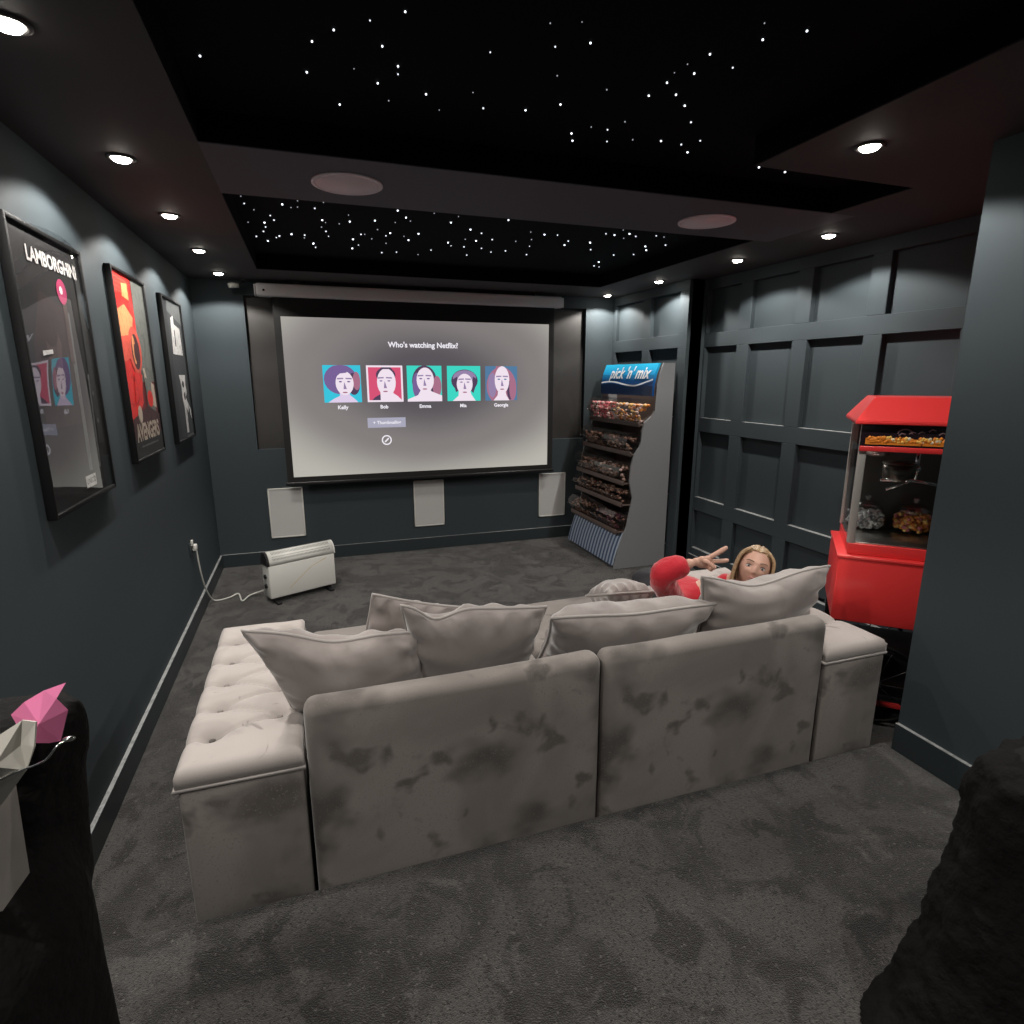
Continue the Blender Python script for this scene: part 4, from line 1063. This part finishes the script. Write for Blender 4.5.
for s in (1, -1):
    b = bmesh.new(); ball(b, hm(s*.029, -.0665, .001), .0112, 0, 3, (1.15, .8, .62), RH); ball(b, hm(s*.029, -.0730, .0005), .0055, 1, 2, (1, .55, 1), RH)
    obj('eye', b, [eyew, iris], per)
    b = bmesh.new(); tube(b, [hm(s*.0415, -.0695, .002), hm(s*.036, -.0755, .0075), hm(s*.029, -.0775, .0085), hm(s*.021, -.0755, .0065), hm(s*.0165, -.0715, .001)], [.0010, .0018, .002, .0018, .0010], 6)
    obj('eyelash', b, lash, per)
    b = bmesh.new(); tube(b, [hm(s*.047, -.0690, .021), hm(s*.036, -.0795, .026), hm(s*.024, -.0850, .0255), hm(s*.013, -.0860, .022)], [.0010, .0022, .0026, .0022], 6)
    obj('eyebrow', b, mat('eyebrow', (.20, .12, .075), .7), per)
b = bmesh.new(); tube(b, [hm(-.019, -.0770, -.049), hm(-.008, -.0850, -.0475), hm(0, -.0860, -.0485), hm(.008, -.0850, -.0475), hm(.019, -.0770, -.049)], [.001, .0034, .0034, .0034, .001], 8); obj('lips', b, lipm, per)
# hair: a cap pulled back from a parting, with side locks
b = bmesh.new(); bmesh.ops.create_uvsphere(b, u_segments=96, v_segments=64, radius=1)
dl = [v for v in b.verts if (v.co.y < -.20 and v.co.z < .74 - .75*max(0, abs(v.co.x)-.35)) or v.co.z < -.62]
bmesh.ops.delete(b, geom=dl, context='VERTS')
for v in b.verts:
    x, y, z = v.co
    a = math.atan2(x, y)
    st_ = .0022*math.sin(46*a+9*noise.noise(Vector((x*3, y*3, z*3))))+.003*noise.noise(v.co*6)
    k = 1.0
    v.co = (x*(.0755+st_), y*(.0905+st_)+.003, z*(.1005+st_)*(1 if z > 0 else 1.25))
    if abs(v.co.x) < .006 and z > .3 and y < .3: v.co.z -= .004
for f in b.faces: f.smooth = True
bmesh.ops.solidify(b, geom=b.faces[:], thickness=.006)
b.transform(HMx)
for s in (1, -1):
    for k in range(5):
        o0 = -.048+.016*k
        tube(b, spline([hm(s*.035, o0, .082), hm(s*.066, o0-.004, .050), hm(s*.077, o0+.004, .005), hm(s*.078, o0+.014, -.05), hm(s*.074, o0+.022, -.10)], 4), [.003]+[.007+.001*(k % 3)]*15+[.003], 7)
obj('hair', b, hairm, per)
# clothing
redm = mat('red jersey', (.50, .008, .022), .8, sheen=.4, bump=(18, .5, .02))
top_b = skin([[(mid_(hip, che, .15), .105), (mid_(hip, che), .104), (che, .100), (mid_(che, neck), .080), (neck, .062), (mid_(neck, nk2, .75), .052)],
              [(che, .100), (shR, .060), (mid_(shR, elR, .5), .058), (mid_(shR, elR, .8), .062), (elR, .058), (mid_(elR, wrR, .45), .060), (mid_(elR, wrR, .72), .048), (mid_(elR, wrR, .84), .027)],
              [(che, .100), (shL, .060), (mid_(shL, elL), .054), (elL, .048), (mid_(elL, wrL, .6), .042), (mid_(elL, wrL, .9), .030)]], 2)
for v in top_b.verts:
    v.co += Vector((1, 1, 1))*0
    d = .006*noise.noise(v.co*16)+.004*noise.noise(v.co*34)
    v.co += v.normal*d if v.normal.length else Vector((0, 0, 0))
obj('red_top', top_b, redm, per)
leg_b = skin([[((2.49, 2.64, .585), .10), (hip, .116), (mid_(hip, che, .2), .110)], [(hip, .108), ((2.45, 2.50, .58), .092), (knR, .062), (mid_(knR, anR), .049), (anR, .037)], [(hip, .108), ((2.56, 2.51, .58), .092), (knL, .062), (mid_(knL, anL), .049), (anL, .037)]], 2)
obj('trousers', leg_b, mat('dark trousers', (.02, .02, .024), .85), per)

# ------------------------------------------------------------------ foreground, left: coat over a chair, paper bag with pink tissue
def blob(sections, nseg=40, amp=.012, fq=7, seed=0):
    """loft of superellipse sections (z, x0, x1, y0, y1) with folds"""
    bm = bmesh.new(); rings = []
    for (z, xa, xb, ya, yb) in sections:
        ring = []
        for k in range(nseg):
            a = 2*PI*k/nseg; c_, s_ = math.cos(a), math.sin(a)
            ux = math.copysign(abs(c_)**.7, c_); uy = math.copysign(abs(s_)**.7, s_)
            fold = amp*math.sin(a*fq+3*noise.noise(Vector((z*2, seed, 0))))
            x = (xa+xb)/2+(xb-xa)/2*ux+fold*c_; y = (ya+yb)/2+(yb-ya)/2*uy+fold*s_
            q = Vector((x, y, z)); q += Vector((1, .6, .5))*noise.noise(q*6+Vector((seed, 0, 0)))*amp*.9
            if z <= P+.001: q.z = z
            ring.append(bm.verts.new(q))
        rings.append(ring)
    for A, B in zip(rings, rings[1:]):
        for k in range(nseg):
            f = bm.faces.new((A[k], A[(k+1) % nseg], B[(k+1) % nseg], B[k])); f.smooth = True
    bm.faces.new(rings[0][::-1]); f = bm.faces.new(rings[-1]); f.smooth = True
    return bm
def interp(secs, n):
    out_ = []
    for i in range(n+1):
        t_ = i/n*(len(secs)-1); k = min(int(t_), len(secs)-2); f_ = t_-k; f_ = f_*f_*(3-2*f_)
        out_.append(tuple(a+(b_-a)*f_ for a, b_ in zip(secs[k], secs[k+1])))
    return out_
bm = blob(interp([(P, .10, .535, .46, .86), (.5, .11, .540, .47, .84), (.9, .12, .548, .50, .82), (1.08, .13, .552, .52, .80), (1.16, .15, .528, .60, .78)], 26), amp=.008, seed=1)
b2 = blob(interp([(1.05, .25, .538, .655, .80), (1.2, .26, .548, .66, .80), (1.26, .33, .562, .665, .79), (1.29, .42, .562, .67, .78), (1.308, .47, .55, .69, .76)], 14), amp=.006, seed=4)
merge(bm, b2, 0)
bm = remesh(bm, .011, 2)
ct = thing('draped_coat', 'black coat heaped over a chair in the lower left foreground', 'coat', (.33, .65, P))
obj('coat_body', bm, M_coat, ct)
paper = mat('cream paper', (.52, .50, .45), .75, bump=(12, .3, .01)); pink = mat('pink tissue paper', (.86, .22, .44), .7); cardw = mat('white card', (.62, .62, .64), .7)
bg = thing('paper_gift_bag', 'cream paper gift bag with pink tissue on the black coat, left edge', 'gift bag', (.48, .60, 1.16))
bm = bmesh.new()
Bq = [(.40, .600), (.536, .585), (.541, .63), (.40, .645)]
zt4 = [1.27, 1.303, 1.31, 1.28]
for i in range(4):
    k = (i+1) % 4
    a, c_ = Bq[i], Bq[k]
    flat(bm, [(a[0]-.006, a[1], 1.17), (c_[0]-.006, c_[1], 1.17), (c_[0], c_[1], zt4[k]), (a[0], a[1], zt4[i])])
flat(bm, [(x-.006, y, 1.17) for x, y in Bq])
bmesh.ops.solidify(bm, geom=bm.faces[:], thickness=.0015)
obj('bag_body', bm, mat('grey white paper', (.34, .32, .30), .8, bump=(9, .4, .02)), bg)
bm = bmesh.new()
V_ = [(.46, .560, 1.345), (.564, .568, 1.359), (.580, .575, 1.367), (.592, .570, 1.366), (.590, .564, 1.346), (.580, .566, 1.324), (.553, .572, 1.290), (.46, .575, 1.262)]
vs_ = [bm.verts.new(q) for q in V_]; mid_v = bm.verts.new((.562, .556, 1.338)); mid_w = bm.verts.new((.576, .573, 1.345))
for q in ((0, 1, 8), (1, 2, 8), (2, 9, 8), (2, 3, 9), (3, 4, 9), (4, 5, 9), (5, 8, 9), (5, 6, 8), (6, 7, 8), (7, 0, 8)):
    bm.faces.new([(vs_+[mid_v, mid_w])[k] for k in q])
bmesh.ops.recalc_face_normals(bm, faces=bm.faces[:]); bmesh.ops.solidify(bm, geom=bm.faces[:], thickness=.0015)
obj('paper_flap', bm, paper, bg)
bm = bmesh.new()
pv = [(.546, .632, 1.345), (.560, .628, 1.358), (.575, .632, 1.365), (.591, .640, 1.3665), (.585, .630, 1.356), (.591, .634, 1.340), (.581, .632, 1.309), (.573, .628, 1.311), (.560, .622, 1.318), (.552, .628, 1.33), (.572, .618, 1.338)]
vv = [bm.verts.new(p_) for p_ in pv]
for q in ((0, 1, 10, 9), (1, 2, 10), (2, 3, 4), (2, 4, 10), (4, 5, 10), (5, 6, 10), (6, 7, 10), (7, 8, 10), (8, 9, 10)): bm.faces.new([vv[k] for k in q])
bmesh.ops.recalc_face_normals(bm, faces=bm.faces[:]); bmesh.ops.solidify(bm, geom=bm.faces[:], thickness=.0015)
obj('tissue_paper', bm, pink, bg, label='crumpled pink tissue paper')
bm = bmesh.new(); flat(bm, [(.43, .648, 1.28), (.524, .648, 1.29), (.530, .648, 1.343), (.43, .648, 1.348)]); bmesh.ops.solidify(bm, geom=bm.faces[:], thickness=.002); obj('card', bm, cardw, bg)
bm = bmesh.new(); tube(bm, spline([(.50, .56, 1.296), (.545, .56, 1.315), (.573, .56, 1.326), (.589, .56, 1.330), (.597, .562, 1.333), (.604, .566, 1.341), (.610, .572, 1.343)], 5), .0010, 6); ball(bm, (.611, .573, 1.3425), .0035, sub=2, sc=(1.5, 1, .7)); obj('handle', bm, M_chrome, bg, label='thin silver cord handle')

# ------------------------------------------------------------------ foreground, right: dark furry coat over a chair
bm = blob(interp([(P, 1.93, 2.95, .45, .86), (.20, 2.04, 2.93, .45, .86), (.32, 2.12, 2.90, .45, .86), (.45, 2.165, 2.86, .45, .86), (.58, 2.215, 2.80, .46, .86), (.70, 2.225, 2.76, .46, .86), (.765, 2.25, 2.72, .48, .84), (.79, 2.31, 2.64, .52, .80)], 44), nseg=60, amp=.008, fq=9, seed=9)
bm = remesh(bm, .012, 1)
for v in bm.verts:
    if v.co.z > P+.01:
        v.co += v.normal*(.006*noise.noise(v.co*55)+.010*noise.noise(v.co*18))
fc = thing('fur_coat', 'dark shaggy coat heaped over a chair in the lower right foreground', 'coat', (2.46, .64, P))
obj('coat_body', bm, M_coat, fc)
bm = blob(interp([(.755, 2.30, 2.72, .46, .80), (.775, 2.295, 2.74, .46, .81), (.795, 2.31, 2.70, .48, .79), (.808, 2.36, 2.62, .52, .76)], 8), amp=.01, seed=3)
bm = remesh(bm, .012, 1)
obj('folded_collar', bm, mat('dark grey lining', (.009, .009, .009), .9, spec=.2), fc)
